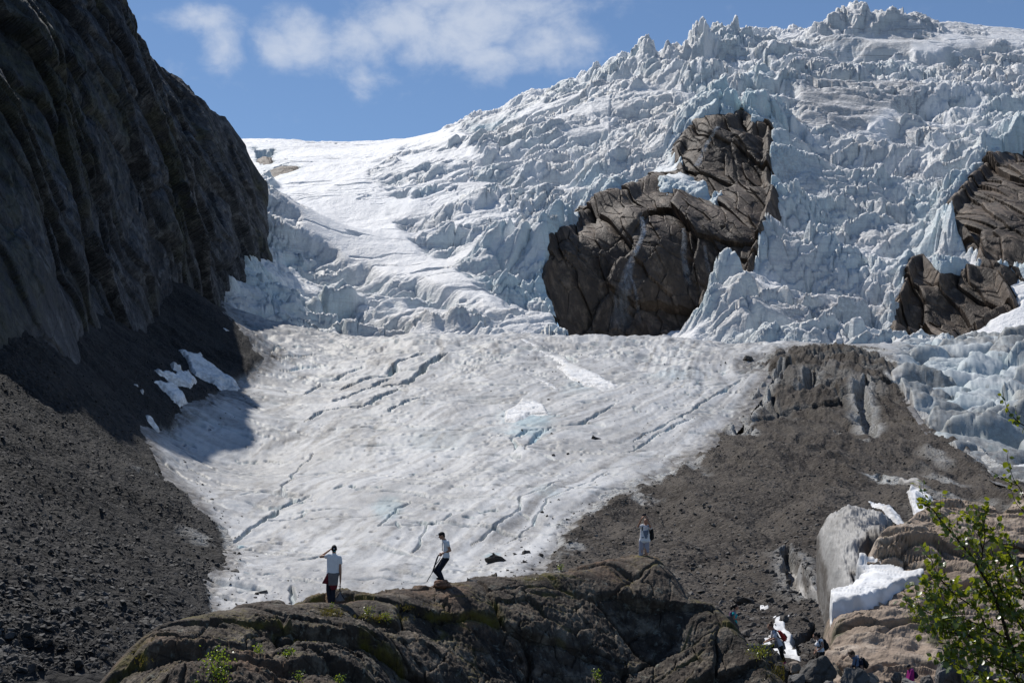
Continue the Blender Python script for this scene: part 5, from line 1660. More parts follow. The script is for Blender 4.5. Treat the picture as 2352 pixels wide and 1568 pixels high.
def tube_mesh(name, lines, seg=7):
    """tubes along polylines of (point, radius)"""
    Vs, Fs = [], []
    for line in lines:
        n = len(line)
        ring0 = len(Vs)
        up = None
        for i, (p, r) in enumerate(line):
            p = np.asarray(p, float)
            a = np.asarray(line[max(i - 1, 0)][0], float)
            b = np.asarray(line[min(i + 1, n - 1)][0], float)
            d = b - a
            d /= np.linalg.norm(d) + 1e-9
            if up is None:
                up = np.array((0, 0, 1.0)) if abs(d[2]) < 0.9 else np.array((1.0, 0, 0))
            s = np.cross(d, up)
            s /= np.linalg.norm(s) + 1e-9
            up = np.cross(s, d)
            for k in range(seg):
                an = 6.28318 * k / seg
                Vs.append(p + r * (math.cos(an) * s + math.sin(an) * up))
        for i in range(n - 1):
            for k in range(seg):
                a0 = ring0 + i * seg + k
                a1 = ring0 + i * seg + (k + 1) % seg
                Fs.append((a0, a1, a1 + seg, a0 + seg))
        Fs.append(tuple(ring0 + k for k in reversed(range(seg))))
        Fs.append(tuple(ring0 + (n - 1) * seg + k for k in range(seg)))
    me = bpy.data.meshes.new(name)
    me.from_pydata([tuple(v) for v in Vs], [], Fs)
    for p in me.polygons:
        p.use_smooth = True
    return me


def unit(v):
    v = np.asarray(v, float)
    return v / (np.linalg.norm(v) + 1e-9)


def head_frame(f, up=(0, 0, 1)):
    f = unit(f)
    s = unit(np.cross(f, up))          # the person's right
    u = np.cross(s, f)
    return s, f, u


def add_head(sh, c, f, up=(0, 0, 1), k=1.0):
    s, f, u = head_frame(f, up)
    fr = [s, f, u]
    sh.ball(c, (0.074 * k, 0.094 * k, 0.108 * k), fr)
    sh.ball(c + f * 0.02 * k - u * 0.05 * k, (0.058 * k, 0.072 * k, 0.07 * k), fr)       # jaw
    sh.ball(c + f * 0.066 * k - u * 0.095 * k, (0.026 * k, 0.022 * k, 0.018 * k), fr)    # chin
    sh.limb(c + f * 0.088 * k + u * 0.005 * k, c + f * 0.108 * k - u * 0.032 * k, 0.011 * k, 0.014 * k)   # nose
    sh.limb(c + f * 0.086 * k - u * 0.058 * k - s * 0.018 * k, c + f * 0.086 * k - u * 0.058 * k + s * 0.018 * k, 0.009 * k)  # lips
    sh.limb(c + f * 0.080 * k + u * 0.022 * k - s * 0.035 * k, c + f * 0.080 * k + u * 0.022 * k + s * 0.035 * k, 0.012 * k)  # brow
    for q in (-1, 1):
        sh.ball(c + s * q * 0.078 * k - f * 0.008 * k - u * 0.01 * k, (0.012 * k, 0.022 * k, 0.034 * k), fr)
    return fr


def add_hand(sh, wrist, tip, bend, thumb, k=1.0):
    """palm and five bent fingers; tip: where the middle finger would reach, bend: the way the fingers curl, thumb: the side of the thumb"""
    d = unit(tip - wrist)
    t = unit(thumb - d * np.dot(thumb, d))
    b = unit(bend - d * np.dot(bend, d) - t * np.dot(bend, t) * 0.5)
    pal = wrist + d * 0.085 * k
    sh.hull((wrist + d * 0.012, 0.021 * k), (pal + t * 0.028 * k, 0.013 * k), (pal - t * 0.030 * k, 0.012 * k))
    for i, (off, ln, rr) in enumerate(((0.030, 0.070, 0.0088), (0.010, 0.078, 0.009), (-0.010, 0.072, 0.0086), (-0.030, 0.056, 0.0078))):
        p0 = pal + t * off * k
        p1 = p0 + unit(d + b * 0.45 + t * off * 2) * ln * 0.48 * k
        p2 = p1 + unit(d * 0.55 + b * 0.9) * ln * 0.32 * k
        p3 = p2 + unit(d * 0.1 + b) * ln * 0.24 * k
        sh.chain([p0, p1, p2, p3], [rr * k, rr * k, rr * 0.9 * k, rr * 0.8 * k])
    q0 = wrist + d * 0.03 * k + t * 0.022 * k
    q1 = q0 + unit(d * 0.6 + t * 0.7 + b * 0.3) * 0.045 * k
    q2 = q1 + unit(d * 0.85 + t * 0.1 + b * 0.5) * 0.032 * k
    sh.chain([q0, q1, q2], [0.013 * k, 0.0105 * k, 0.0085 * k])


def torso(sh, J, g=0.0, low=1.0, slim=1.0):
    """chest, waist and hips between the joints; g widens it to a garment; low: how far down (1 = hips)"""
    sl, sr, hl, hr = J['sl'], J['sr'], J['hl'], J['hr']
    lerp = lambda a, b, t: a + (b - a) * t
    a1, b1 = lerp(sl, sr, 0.16), lerp(sr, sl, 0.16)
    wl, wr = lerp(lerp(sl, sr, 0.2), hl, 0.62), lerp(lerp(sr, sl, 0.2), hr, 0.62)
    sh.limb(lerp(sl, sr, 0.04), lerp(sr, sl, 0.04), 0.062 * slim + g)
    dn = unit((hl + hr) - (sl + sr)) * 0.10
    sh.hull((a1 + dn * 0.3, 0.078 * slim + g), (b1 + dn * 0.3, 0.078 * slim + g), (wl, 0.082 * slim + g), (wr, 0.082 * slim + g))
    if low > 0.62:
        t = (low - 0.62) / 0.38
        e1, e2 = lerp(wl, hl, t), lerp(wr, hr, t)
        sh.hull((wl, 0.082 * slim + g), (wr, 0.082 * slim + g), (e1, 0.098 * slim + g), (e2, 0.098 * slim + g))
    return sh


def person(T, Y, J, label, face, up=(0, 0, 1), slim=1.0, k=1.0, group=None, hands=None, feet=True):
    """T maps picture points to metres; J holds joints as (X, Y, depth)"""
    W = {n: T(*q) for n, q in J.items()}
    base = np.array((0.5 * (W['al'][0] + W['ar'][0]), 0.5 * (W['al'][1] + W['ar'][1]), min(W['al'][2], W['ar'][2]) - 0.07))
    b = Shape()
    fr = add_head(b, W['head'], face, up, k)
    b.limb(W['head'] - fr[2] * 0.05 - fr[1] * 0.015, W['neck'], 0.052 * k, 0.058 * k)
    b.limb(W['neck'], 0.5 * (W['sl'] + W['sr']), 0.058 * k, 0.085 * k)
    torso(b, W, 0.0, 1.0, slim)
    for q in 'lr':
        b.chain([W['s' + q], W['e' + q]], [0.050 * k, 0.039 * k])
        b.chain([W['e' + q], W['w' + q]], [0.039 * k, 0.026 * k])
        b.chain([W['h' + q], W['k' + q]], [0.085 * k, 0.056 * k])
        mid = W['k' + q] * 0.65 + W['a' + q] * 0.35
        b.chain([W['k' + q], mid, W['a' + q]], [0.054 * k, 0.052 * k, 0.036 * k])
        if 'f' + q in W:
            b.limb(W['a' + q] - V3(0, 0, 0.035), W['f' + q], 0.038 * k, 0.028 * k)
        hv = (hands or {}).get(q)
        tip = W['w' + q] + unit(W['w' + q] - W['e' + q]) * 0.17
        if 't' + q in W:
            tip = W['t' + q]
        bend, th = hv if hv else (V3(0, 0, -1), V3(0, -1, 0))
        add_hand(b, W['w' + q], tip, np.array(bend, float), np.array(th, float), k)
    o = b.build('person', base, M_SKIN, None, 0.0075, 2, label=label, cat='person', group=group)
    return o, W, base, fr


def eyes(par, W, base, fr, k=1.0):
    s, f, u = fr
    sh = Shape()
    for q in (-1, 1):
        Shape().ball(W['head'] + f * 0.084 * k + u * 0.006 * k + s * q * 0.031 * k, (0.012, 0.008, 0.007), fr).build('eye', base, M_EYE, par, 0.003, 0)


def zoomer(ox, oy, sc, Y):
    """picture points read off an enlarged crop -> metres"""
    def T(x, y, d=0.0):
        q = P((ox + x / sc) * 0.57422, (oy + y / sc) * 0.57422, Y)
        return q + np.array((0, d, 0))
    return T


def backpack(T, base, mats, label, c, top, bot, back, w, d, straps, group='backpacks'):
    """a pack carried on a back: c centre (not used by the mesh), top and bot along the spine, back: outward"""
    back = unit(back)
    up = unit(top - bot)
    side = unit(np.cross(back, up))
    sh = Shape()
    L = np.linalg.norm(top - bot)
    m = 0.5 * (top + bot)
    for q in (-1, 1):
        pass
    r = 0.05
    e = w * 0.5 - r
    sh.hull((bot + up * r + side * e + back * r, r), (bot + up * r - side * e + back * r, r), (bot + up * r * 1.6 + side * e + back * (d - r), r), (bot + up * r * 1.6 - side * e + back * (d - r), r),
            (top - up * r + side * e * 0.8 + back * r, r), (top - up * r - side * e * 0.8 + back * r, r), (top - up * (r + 0.06) + side * e * 0.8 + back * (d * 0.8 - r), r), (top - up * (r + 0.06) - side * e * 0.8 + back * (d * 0.8 - r), r))
    o = sh.build('backpack', bot, mats[0], None, 0.012, 2, label=label, cat='backpack', group=group)
    Shape().hull((bot + up * (0.10) + side * e * 0.7 + back * d, 0.035), (bot + up * 0.10 - side * e * 0.7 + back * d, 0.035), (bot + up * L * 0.55 + side * e * 0.6 + back * d * 0.95, 0.03),
                 (bot + up * L * 0.55 - side * e * 0.6 + back * d * 0.95, 0.03)).build('pocket', bot, mats[1], o, 0.012, 2)
    for sline in straps:
        link('strap', tube_mesh('strap', [[(q - bot, 0.019) for q in sline]], 6), mats[2], o)
    link('handle', tube_mesh('handle', [[(top + side * 0.04 - bot + back * 0.03, 0.008), (top + up * 0.04 - bot + back * 0.03, 0.008), (top - side * 0.04 - bot + back * 0.03, 0.008)]], 6), mats[2], o)
    return o


def build_man_shading_eyes():
    T = zoomer(1220, 2100, 4.61, 37.9)
    J = dict(head=(537, 428), neck=(537, 505), sl=(425, 556, 0.02), sr=(638, 598, 0), el=(282, 574, 0.05), wl=(440, 455, 0.16), tl=(500, 395, 0.24), er=(655, 835, -0.02), wr=(652, 1035, 0.0), tr=(648, 1125, 0.02),
             hl=(462, 925), hr=(560, 930), kl=(428, 1190, 0.03), al=(462, 1420), kr=(520, 1185, 0.03), ar=(505, 1420, 0.02), fl=(455, 1440, 0.14), fr=(512, 1440, 0.16))
    o, W, b, fr = person(T, 0, J, 'person seen from behind in white T-shirt shading their eyes with one hand', (-0.12, 1, 0.05), hands=dict(l=((0.6, 0.3, -0.4), (0, -1, 0.2)), r=((-0.8, 0.3, 0), (0, 1, 0))))
    s = Shape()
    torso(s, W, 0.016, 0.92)
    s.chain([W['sl'], T(385, 572, 0.03)], [0.066, 0.062]).chain([W['sr'], T(655, 690)], [0.066, 0.060])
    s.limb(W['neck'] - V3(0, 0, 0.02), 0.5 * (W['sl'] + W['sr']), 0.062, 0.1)
    s.build('t_shirt', b, M_WHITE, o)
    s = Shape()
    for q in 'lr':
        s.chain([W['h' + q], W['k' + q], W['a' + q] - V3(0, 0, 0.01)], [0.104, 0.070, 0.060])
    s.build('jeans', b, M_DENIM, o)
    s = Shape()
    s.hull((T(450, 895, -0.07), 0.05), (T(600, 905, -0.07), 0.05), (T(460, 1090, -0.09), 0.03), (T(595, 1085, -0.09), 0.03))
    s.limb(T(440, 880, -0.08), T(620, 890, -0.08), 0.035).limb(T(440, 880, 0.1), T(620, 890, 0.1), 0.035).limb(T(432, 885, -0.08), T(432, 885, 0.1), 0.03).limb(T(622, 890, -0.08), T(622, 890, 0.1), 0.03)
    s.build('tied_jacket', b, M_GREY, o)
    s = Shape()
    s.hull((T(428, 890, -0.09), 0.025), (T(405, 950, -0.1), 0.03), (T(335, 1055, -0.1), 0.02), (T(415, 1060, -0.1), 0.025)).hull((T(470, 1095, -0.09), 0.025), (T(600, 1095, -0.09), 0.02), (T(500, 1175, -0.08), 0.02), (T(585, 1165, -0.08), 0.015))
    s.build('maroon_sleeves', b, M_MAROON, o)
    s = Shape()
    h = W['head']
    s.ball(h + fr[2] * 0.012 - fr[1] * 0.004, (0.085, 0.106, 0.110), fr).ball(h - fr[2] * 0.04 - fr[1] * 0.035, (0.07, 0.065, 0.06), fr)
    cap = s.build('cap', b, M_BLACK, o, 0.009)
    Shape().ball(h - fr[1] * 0.104 + fr[2] * 0.01, (0.022, 0.008, 0.020), fr).build('cap_emblem', b, M_GREYW, cap, 0.004, 1)
    Shape().ball(h - fr[1] * 0.096 - fr[2] * 0.062 + fr[0] * 0.012, (0.026, 0.012, 0.012), fr).build('cap_strap', b, M_TEAL, cap, 0.004, 1)
    # the bag hanging from the right hand
    q = T(650, 1105, 0.02)
    s = Shape()
    s.hull((T(645, 1225, 0.03), 0.02), (T(572, 1345, 0.03), 0.03), (T(712, 1330, 0.03), 0.03), (T(580, 1395, 0.03), 0.03), (T(712, 1372, 0.03), 0.03), (T(640, 1380, -0.05), 0.03), (T(640, 1380, 0.12), 0.03))
    bag = s.build('bag', T(640, 1400), M_GREY, None, 0.010, 2, label='dark drawstring bag hanging from the right hand of the person shading their eyes', cat='bag')
    bb = T(640, 1400)
    link('strap', tube_mesh('strap', [[(q - bb, 0.020), (T(642, 1160, 0.03) - bb, 0.017), (T(645, 1230, 0.03) - bb, 0.020), (T(585, 1330, -0.01) - bb, 0.014)], [(T(645, 1230, 0.03) - bb, 0.02), (T(700, 1300, -0.01) - bb, 0.016), (T(728, 1358, 0) - bb, 0.012)],
                                      [(T(642, 1150, 0.03) - bb, 0.011), (T(615, 1212, 0.02) - bb, 0.010)]], 6), M_BLACK, bag)


def build_man_with_poles():
    T = zoomer(1660, 2060, 4.9, 41.0)
    J = dict(head=(528, 392), neck=(563, 470), sl=(632, 528, -0.17), sr=(600, 530, 0.17), el=(697, 680, -0.2), wl=(548, 738, -0.13), tl=(478, 800, -0.08), er=(610, 690, 0.2), wr=(530, 740, 0.06), tr=(460, 790, 0.0),
             hl=(612, 835, -0.085), hr=(600, 835, 0.085), kl=(470, 1080, -0.10), al=(535, 1225, -0.09), kr=(398, 1090, 0.08), ar=(500, 1218, 0.10), fl=(465, 1240, -0.1), fr=(430, 1236, 0.1))
    o, W, b, fr = person(T, 0, J, 'person in white T-shirt and black cap stepping off a small rusty stone', (-1, -0.1, -0.22), hands=dict(l=((0.2, 0.8, -0.6), (-0.3, 0, 0.8)), r=((0.2, -0.8, -0.6), (-0.3, 0, 0.8))))
    eyes(o, W, b, fr)
    s = Shape()
    torso(s, W, 0.016, 0.9)
    s.chain([W['sl'], T(655, 588, -0.19)], [0.066, 0.066]).chain([W['sr'], T(610, 600, 0.19)], [0.066, 0.066])
    s.limb(W['neck'] - V3(0, 0, 0.03), 0.5 * (W['sl'] + W['sr']), 0.06, 0.1)
    s.limb(T(580, 800, -0.06), T(640, 800, -0.06), 0.07).limb(T(580, 800, 0.06), T(640, 800, 0.06), 0.07)
    sh = s.build('t_shirt', b, M_WHITE, o)
    link('shirt_stripe', tube_mesh('shirt_stripe', [[(T(548, 520, -0.155) - b, 0.012), (T(540, 600, -0.165) - b, 0.014), (T(542, 690, -0.15) - b, 0.012)]], 6), M_PRINT, sh)
    s = Shape()
    for q in 'lr':
        s.chain([W['h' + q], W['k' + q], W['a' + q]], [0.108, 0.074, 0.062])
    s.limb(W['hl'], W['hr'], 0.11)
    s.build('jeans', b, M_DENIM, o)
    s = Shape()
    s.hull((W['al'] - V3(-0.03, 0, 0.03), 0.045), (W['fl'], 0.035)).hull((W['ar'] - V3(-0.03, 0, 0.03), 0.045), (W['fr'], 0.035))
    s.build('shoes', b, M_BLACK, o)
    h = W['head']
    Shape().ball(h + fr[2] * 0.02 - fr[1] * 0.022, (0.078, 0.086, 0.100), fr).ball(h - fr[2] * 0.03 - fr[1] * 0.055, (0.06, 0.045, 0.06), fr).build('hair', b, M_HAIR, o, 0.009)
    s = Shape().ball(h + fr[2] * 0.045, (0.086, 0.106, 0.078), fr)
    s.hull((h + fr[1] * 0.09 + fr[2] * 0.045 + fr[0] * 0.05, 0.008), (h + fr[1] * 0.09 + fr[2] * 0.045 - fr[0] * 0.05, 0.008), (h + fr[1] * 0.185 + fr[2] * 0.05 + fr[0] * 0.025, 0.007), (h + fr[1] * 0.185 + fr[2] * 0.05 - fr[0] * 0.025, 0.007))
    cap = s.build('cap', b, M_BLACK, o, 0.008)
    Shape().ball(h + fr[1] * 0.088 + fr[2] * 0.088, (0.045, 0.02, 0.028), fr).build('cap_emblem', b, M_WHITE, cap, 0.005, 1)
    bb = T(230, 1300, -0.05)
    pole = link('walking_poles', tube_mesh('walking_poles', [[(T(465, 765, -0.05) - bb, 0.022), (T(430, 850, -0.05) - bb, 0.026), (T(385, 990, -0.05) - bb, 0.024), (T(348, 1095, -0.05) - bb, 0.02), (T(335, 1120, -0.05) - bb, 0.011), (T(230, 1300, -0.05) - bb, 0.013)],
                                                             [(T(500, 815, -0.04) - bb, 0.014), (T(480, 860, -0.04) - bb, 0.012), (T(400, 970, -0.03) - bb, 0.010), (T(352, 1085, -0.03) - bb, 0.012)]], 7), M_METAL,
                label='dark bundle of folded walking poles held low by the walking man', cat='walking poles')
    pole.location = bb


def build_man_photographing():
    T = zoomer(2480, 2020, 6.03, 46.2)
    J = dict(head=(632, 375), neck=(630, 455), sl=(700, 525, 0.02), sr=(530, 500, -0.02), el=(722, 520, -0.27), wl=(612, 318, -0.36), tl=(560, 235, -0.40), er=(432, 500, -0.10), wr=(500, 325, -0.30), tr=(545, 235, -0.38),
             hl=(640, 855), hr=(540, 855), kl=(628, 1130, -0.03), al=(675, 1375, 0.0), kr=(505, 1120, -0.03), ar=(515, 1380, 0.0), fl=(668, 1408, -0.13), fr=(500, 1408, -0.13))
    o, W, b, fr = person(T, 0, J, 'person in printed white T-shirt and grey shorts holding up a phone', (-0.72, -0.62, 0.25), hands=dict(l=((-0.7, 0.2, 0.3), (0.2, 0, 0.9)), r=((0.7, 0.2, 0.3), (0.2, 0, 0.9))))
    eyes(o, W, b, fr)
    s = Shape()
    torso(s, W, 0.018, 0.98)
    s.chain([W['sl'], T(722, 540, -0.16)], [0.066, 0.066]).chain([W['sr'], T(472, 505, -0.07)], [0.066, 0.064])
    s.limb(W['neck'] - V3(0, 0, 0.04), 0.5 * (W['sl'] + W['sr']), 0.058, 0.09)
    s.limb(T(520, 850, 0), T(670, 845, 0), 0.10)
    sh = s.build('t_shirt', b, M_WHITE, o)
    s = Shape()
    s.hull((T(560, 620, -0.12), 0.02), (T(668, 600, -0.12), 0.02), (T(590, 720, -0.12), 0.02), (T(655, 700, -0.12), 0.02)).hull((T(600, 740, -0.12), 0.02), (T(650, 740, -0.12), 0.02), (T(620, 790, -0.12), 0.018)).hull((T(520, 755, -0.11), 0.015), (T(560, 765, -0.12), 0.015), (T(530, 775, -0.11), 0.012))
    s.build('shirt_print', b, M_PRINT, sh, 0.008)
    s = Shape()
    s.hull((W['hr'] - V3(0.02, 0, 0), 0.105), (W['hl'], 0.11))
    s.hull((T(522, 870), 0.10), (T(488, 1235, -0.02), 0.06), (T(512, 1225, -0.02), 0.05)).hull((T(648, 870), 0.10), (T(662, 1110, -0.03), 0.06), (T(625, 1110, -0.03), 0.05))
    s.build('shorts', b, M_SHORTS, o)
    s = Shape()
    s.hull((W['al'] - V3(0, 0, 0.0), 0.045), (W['fl'], 0.036), (W['al'] - V3(0, 0, 0.06), 0.045)).hull((W['ar'] - V3(0, 0, 0.03), 0.045), (W['fr'], 0.036))
    s.build('shoes', b, M_BLACK, o)
    h = W['head']
    Shape().ball(h + fr[2] * 0.025 - fr[1] * 0.018, (0.080, 0.096, 0.100), fr).build('hair', b, M_HAIRB, o, 0.009)
    # phone
    pc = T(552, 222, -0.44)
    s = Shape()
    ax = unit(V3(0.9, -0.25, 0.25))
    uy = unit(np.cross(ax, V3(-0.5, -0.75, 0.2)))
    s.hull(*[(pc + ax * a * 0.068 + uy * c_ * 0.034, 0.006) for a in (-1, 1) for c_ in (-1, 1)])
    ph = s.build('phone', pc, M_METAL, None, 0.003, 1, label='dark phone held up in both hands of the person taking a picture', cat='phone')
    top, bot = T(722, 545, 0.10), T(700, 845, 0.08)
    backpack(T, b, (M_BLACK, M_BLACK, M_BLACK), 'black backpack on the back of the person taking a picture', None, top, bot, V3(0.75, 0.62, 0), 0.26, 0.16,
             [[T(690, 500, 0.06), T(672, 490, -0.09), T(690, 560, -0.13), T(715, 640, -0.1), T(715, 700, 0.05)], [T(560, 490, 0.06), T(545, 490, -0.08), T(530, 560, -0.11), T(528, 600, -0.1)]])


def build_hikers():
    grp = 'hikers on the path'
    # woman in turquoise
    T = zoomer(2850, 2370, 4.9, 48.0)
    J = dict(head=(462, 272), neck=(438, 345), sr=(408, 388, -0.14), sl=(436, 388, 0.15), er=(404, 498, -0.18), wr=(480, 508, -0.2), tr=(512, 490, -0.2), el=(420, 500, 0.2), wl=(490, 520, 0.16),
             hr=(430, 600, -0.08), hl=(438, 600, 0.08), kr=(450, 820, -0.09), ar=(440, 1030, -0.08), kl=(460, 820, 0.09), al=(440, 1030, 0.1), fr=(480, 1050, -0.08), fl=(480, 1050, 0.1))
    o, W, b, fr = person(T, 0, J, 'person in turquoise T-shirt with a dark ponytail, half hidden behind boulders', (1, -0.1, -0.1), slim=0.86, k=0.95, group=None, hands=dict(r=((0.3, 0, 0.8), (0, 1, 0.3)), l=((0.3, 0, -0.8), (0, -1, 0.3))))
    eyes(o, W, b, fr)
    s = Shape()
    torso(s, W, 0.016, 0.94, 0.88)
    s.chain([W['sr'], T(402, 405, -0.16)], [0.062, 0.064]).chain([W['sl'], T(432, 410, 0.17)], [0.062, 0.062]).ball(T(455, 440, 0), (0.07, 0.13, 0.07))
    s.build('t_shirt', b, M_TEAL, o)
    s = Shape()
    for q in 'lr':
        s.chain([W['h' + q], W['k' + q], W['a' + q]], [0.100, 0.070, 0.055])
    s.limb(W['hl'], W['hr'], 0.10)
    s.build('trousers', b, M_BLACK, o)
    h = W['head']
    s = Shape().ball(h + fr[2] * 0.022 - fr[1] * 0.025, (0.086, 0.09, 0.105), fr)
    s.chain([h - fr[1] * 0.09 + fr[2] * 0.02, T(385, 265, 0), T(362, 320, 0.0)], [0.05, 0.065, 0.035]).ball(T(372, 285, -0.03), (0.06, 0.06, 0.07))
    s.build('hair', b, M_HAIR, o, 0.010)
    backpack(T, b, (M_PURPLE, M_PINK, M_PINK), 'purple and pink backpack on the person in turquoise', None, T(392, 360, 0), T(372, 590, 0), V3(-1, 0, 0.05), 0.26, 0.13,
             [[T(378, 372, -0.1), T(405, 345, -0.13), T(425, 385, -0.20), T(420, 470, -0.15), T(390, 520, -0.1)]])
    # climbing hiker with the red pack
    T = zoomer(2850, 2370, 4.9, 44.2)
    J = dict(head=(1132, 648), neck=(1195, 715), sl=(1210, 778, -0.17), sr=(1200, 778, 0.15), el=(1182, 882, -0.25), wl=(1035, 940, -0.22), tl=(968, 962, -0.2), er=(1190, 885, 0.2), wr=(1080, 940, 0.2),
             hl=(1318, 1020, -0.085), hr=(1295, 1020, 0.085), kr=(1100, 1055, 0.08), ar=(1120, 1290, 0.1), kl=(1345, 1185, -0.09), al=(1405, 1335, -0.06), fl=(1385, 1372, -0.1), fr=(1075, 1310, 0.1))
    o, W, b, fr = person(T, 0, J, 'person with hair in a bun bending forward to climb a dark slab', (-1, -0.05, -0.25), up=(-0.15, 0, 1), slim=0.9, k=0.97, group=None, hands=dict(l=((0.1, 0, -1), (0, 0.9, 0.2)), r=((0.1, 0, -1), (0, -0.9, 0.2))))
    eyes(o, W, b, fr)
    s = Shape()
    torso(s, W, 0.02, 0.95, 0.92)
    s.chain([W['sl'], T(1195, 845, -0.21)], [0.068, 0.072]).chain([W['sr'], T(1198, 850, 0.18)], [0.068, 0.07])
    s.limb(W['neck'] - V3(0, 0, 0.02), 0.5 * (W['sl'] + W['sr']), 0.06, 0.09)
    s.build('t_shirt', b, M_GREYW, o)
    s = Shape()
    s.hull((T(1215, 935, -0.1), 0.05), (T(1370, 960, -0.1), 0.05), (T(1300, 1110, -0.13), 0.035), (T(1405, 1075, -0.1), 0.04), (T(1370, 960, 0.1), 0.05), (T(1400, 1070, 0.1), 0.04))
    s.hull((T(1215, 935, -0.12), 0.04), (T(1240, 940, -0.14), 0.04), (T(1215, 1050, -0.14), 0.035))
    s.build('tied_jacket', b, M_GREY, o)
    s = Shape()
    for q in 'lr':
        s.chain([W['h' + q], W['k' + q], W['a' + q]], [0.105, 0.072, 0.052])
    s.limb(W['hl'], W['hr'], 0.10)
    s.build('trousers', b, M_BLACK, o)
    Shape().hull((W['al'] - V3(-0.02, 0, 0.02), 0.04), (W['fl'], 0.034)).hull((W['ar'] - V3(-0.02, 0, 0.02), 0.04), (W['fr'], 0.034)).build('shoes', b, M_PINKSHOE, o)
    h = W['head']
    Shape().ball(h + fr[2] * 0.022 - fr[1] * 0.022, (0.084, 0.092, 0.104), fr).ball(T(1150, 566, 0), (0.045, 0.045, 0.045)).build('hair', b, M_HAIRB, o, 0.010)
    backpack(T, b, (M_RED, M_BLACK, M_BLACK), 'red and black backpack on the climbing hiker', None, T(1275, 745, 0), T(1395, 955, 0), V3(0.85, 0, 0.45), 0.30, 0.15,
             [[T(1290, 765, -0.1), T(1225, 712, -0.13), T(1200, 760, -0.22), T(1245, 830, -0.22), T(1350, 900, -0.12)]])
    # woman in the white top
    T = zoomer(3200, 2470, 4.523, 42.4)
    J = dict(head=(283, 322), neck=(326, 378), sl=(366, 402, -0.14), sr=(345, 402, 0.14), el=(392, 500, -0.17), wl=(305, 566, -0.18), tl=(245, 605, -0.16), er=(350, 500, 0.2), wr=(300, 600, 0.16),
             hl=(385, 620, -0.08), hr=(370, 620, 0.08), kl=(345, 780, -0.09), al=(385, 960, -0.08), kr=(320, 790, 0.09), ar=(350, 960, 0.1), fl=(345, 985, -0.08), fr=(310, 985, 0.1))
    o, W, b, fr = person(T, 0, J, 'person in white sleeveless top with dark curly hair behind a large boulder', (-1, -0.05, -0.35), up=(-0.2, 0, 1), slim=0.84, k=0.95, group=None, hands=dict(l=((0.2, 0, -1), (0, -0.9, 0.4)), r=((0.2, 0, -1), (0, 0.9, 0.4))))
    eyes(o, W, b, fr)
    s = Shape()
    torso(s, W, 0.014, 0.92, 0.84)
    s.ball(T(312, 480, -0.05), (0.075, 0.075, 0.075)).ball(T(312, 480, 0.06), (0.075, 0.075, 0.075))
    s.build('top', b, M_WHITE, o)
    s = Shape()
    for q in 'lr':
        s.chain([W['h' + q], W['k' + q], W['a' + q]], [0.105, 0.075, 0.055])
    s.limb(W['hl'], W['hr'], 0.105)
    s.build('trousers', b, M_BLACK, o)
    h = W['head']
    s = Shape().ball(h + fr[2] * 0.022 - fr[1] * 0.025, (0.086, 0.095, 0.106), fr)
    rs = np.random.RandomState(3)
    for q in range(10):
        s.ball(T(340 + rs.uniform(-30, 35), 320 + rs.uniform(-50, 40), rs.uniform(-0.07, 0.07)), (0.035,) * 3)
    s.build('hair', b, M_HAIR, o, 0.010)
    backpack(T, b, (M_BLACK, M_BLACK, M_BLACK), 'black backpack on the person in the white sleeveless top', None, T(398, 372, 0), T(428, 590, 0), V3(1, 0, 0.12), 0.28, 0.15,
             [[T(400, 390, -0.1), T(358, 370, -0.12), T(328, 420, -0.18), T(345, 490, -0.17), T(410, 540, -0.1)], [T(405, 540, -0.12), T(335, 510, -0.17), T(300, 520, -0.1)]])
    # stooping hiker with the scarf
    T = zoomer(3200, 2470, 4.523, 41.2)
    J = dict(head=(940, 655), neck=(1000, 722), sl=(1075, 775, -0.17), sr=(1020, 770, 0.15), el=(1085, 885, -0.2), wl=(1112, 990, -0.18), tl=(1128, 1075, -0.16), er=(985, 860, 0.16), wr=(938, 930, 0.1), tr=(910, 985, 0.08),
             hl=(1090, 960, -0.085), hr=(1075, 960, 0.085), kl=(1000, 1060, -0.1), al=(1060, 1210, -0.08), kr=(980, 1060, 0.1), ar=(1040, 1210, 0.1), fl=(1010, 1235, -0.08), fr=(990, 1235, 0.1))
    o, W, b, fr = person(T, 0, J, 'stooping person with short brown hair, glasses and blue grey scarf', (-1, -0.1, -0.45), up=(-0.3, 0, 1), slim=0.95, k=0.97, group=None, hands=dict(l=((-0.6, 0, 0.1), (-0.5, -0.6, 0)), r=((-0.1, 0, -1), (0, -0.9, 0.2))))
    eyes(o, W, b, fr)
    s = Shape()
    torso(s, W, 0.02, 1.0, 0.95)
    s.chain([W['sl'], T(1082, 815, -0.18)], [0.07, 0.068]).chain([W['sr'], W['er'], T(960, 895, 0.13)], [0.07, 0.055, 0.048])
    s.build('shirt', b, M_NAVY, o)
    s = Shape()
    for q in 'lr':
        s.chain([W['h' + q], W['k' + q], W['a' + q]], [0.105, 0.078, 0.06])
    s.limb(W['hl'], W['hr'], 0.105)
    s.build('trousers', b, M_GREY, o)
    h = W['head']
    s = Shape().ball(h + fr[2] * 0.026 - fr[1] * 0.02, (0.086, 0.098, 0.104), fr)
    for q in range(8):
        s.ball(h + fr[2] * 0.09 + fr[1] * rs.uniform(-0.06, 0.08) + fr[0] * rs.uniform(-0.05, 0.05), (0.028,) * 3)
    s.build('hair', b, M_HAIRB, o, 0.010)
    g = h + fr[1] * 0.09 + fr[2] * 0.008
    gl = [[(g + fr[0] * q * 0.033 + fr[0] * 0.022 * math.cos(a) + fr[2] * 0.018 * math.sin(a) - b, 0.0035) for a in np.linspace(0, 6.28, 12)] for q in (-1, 1)]
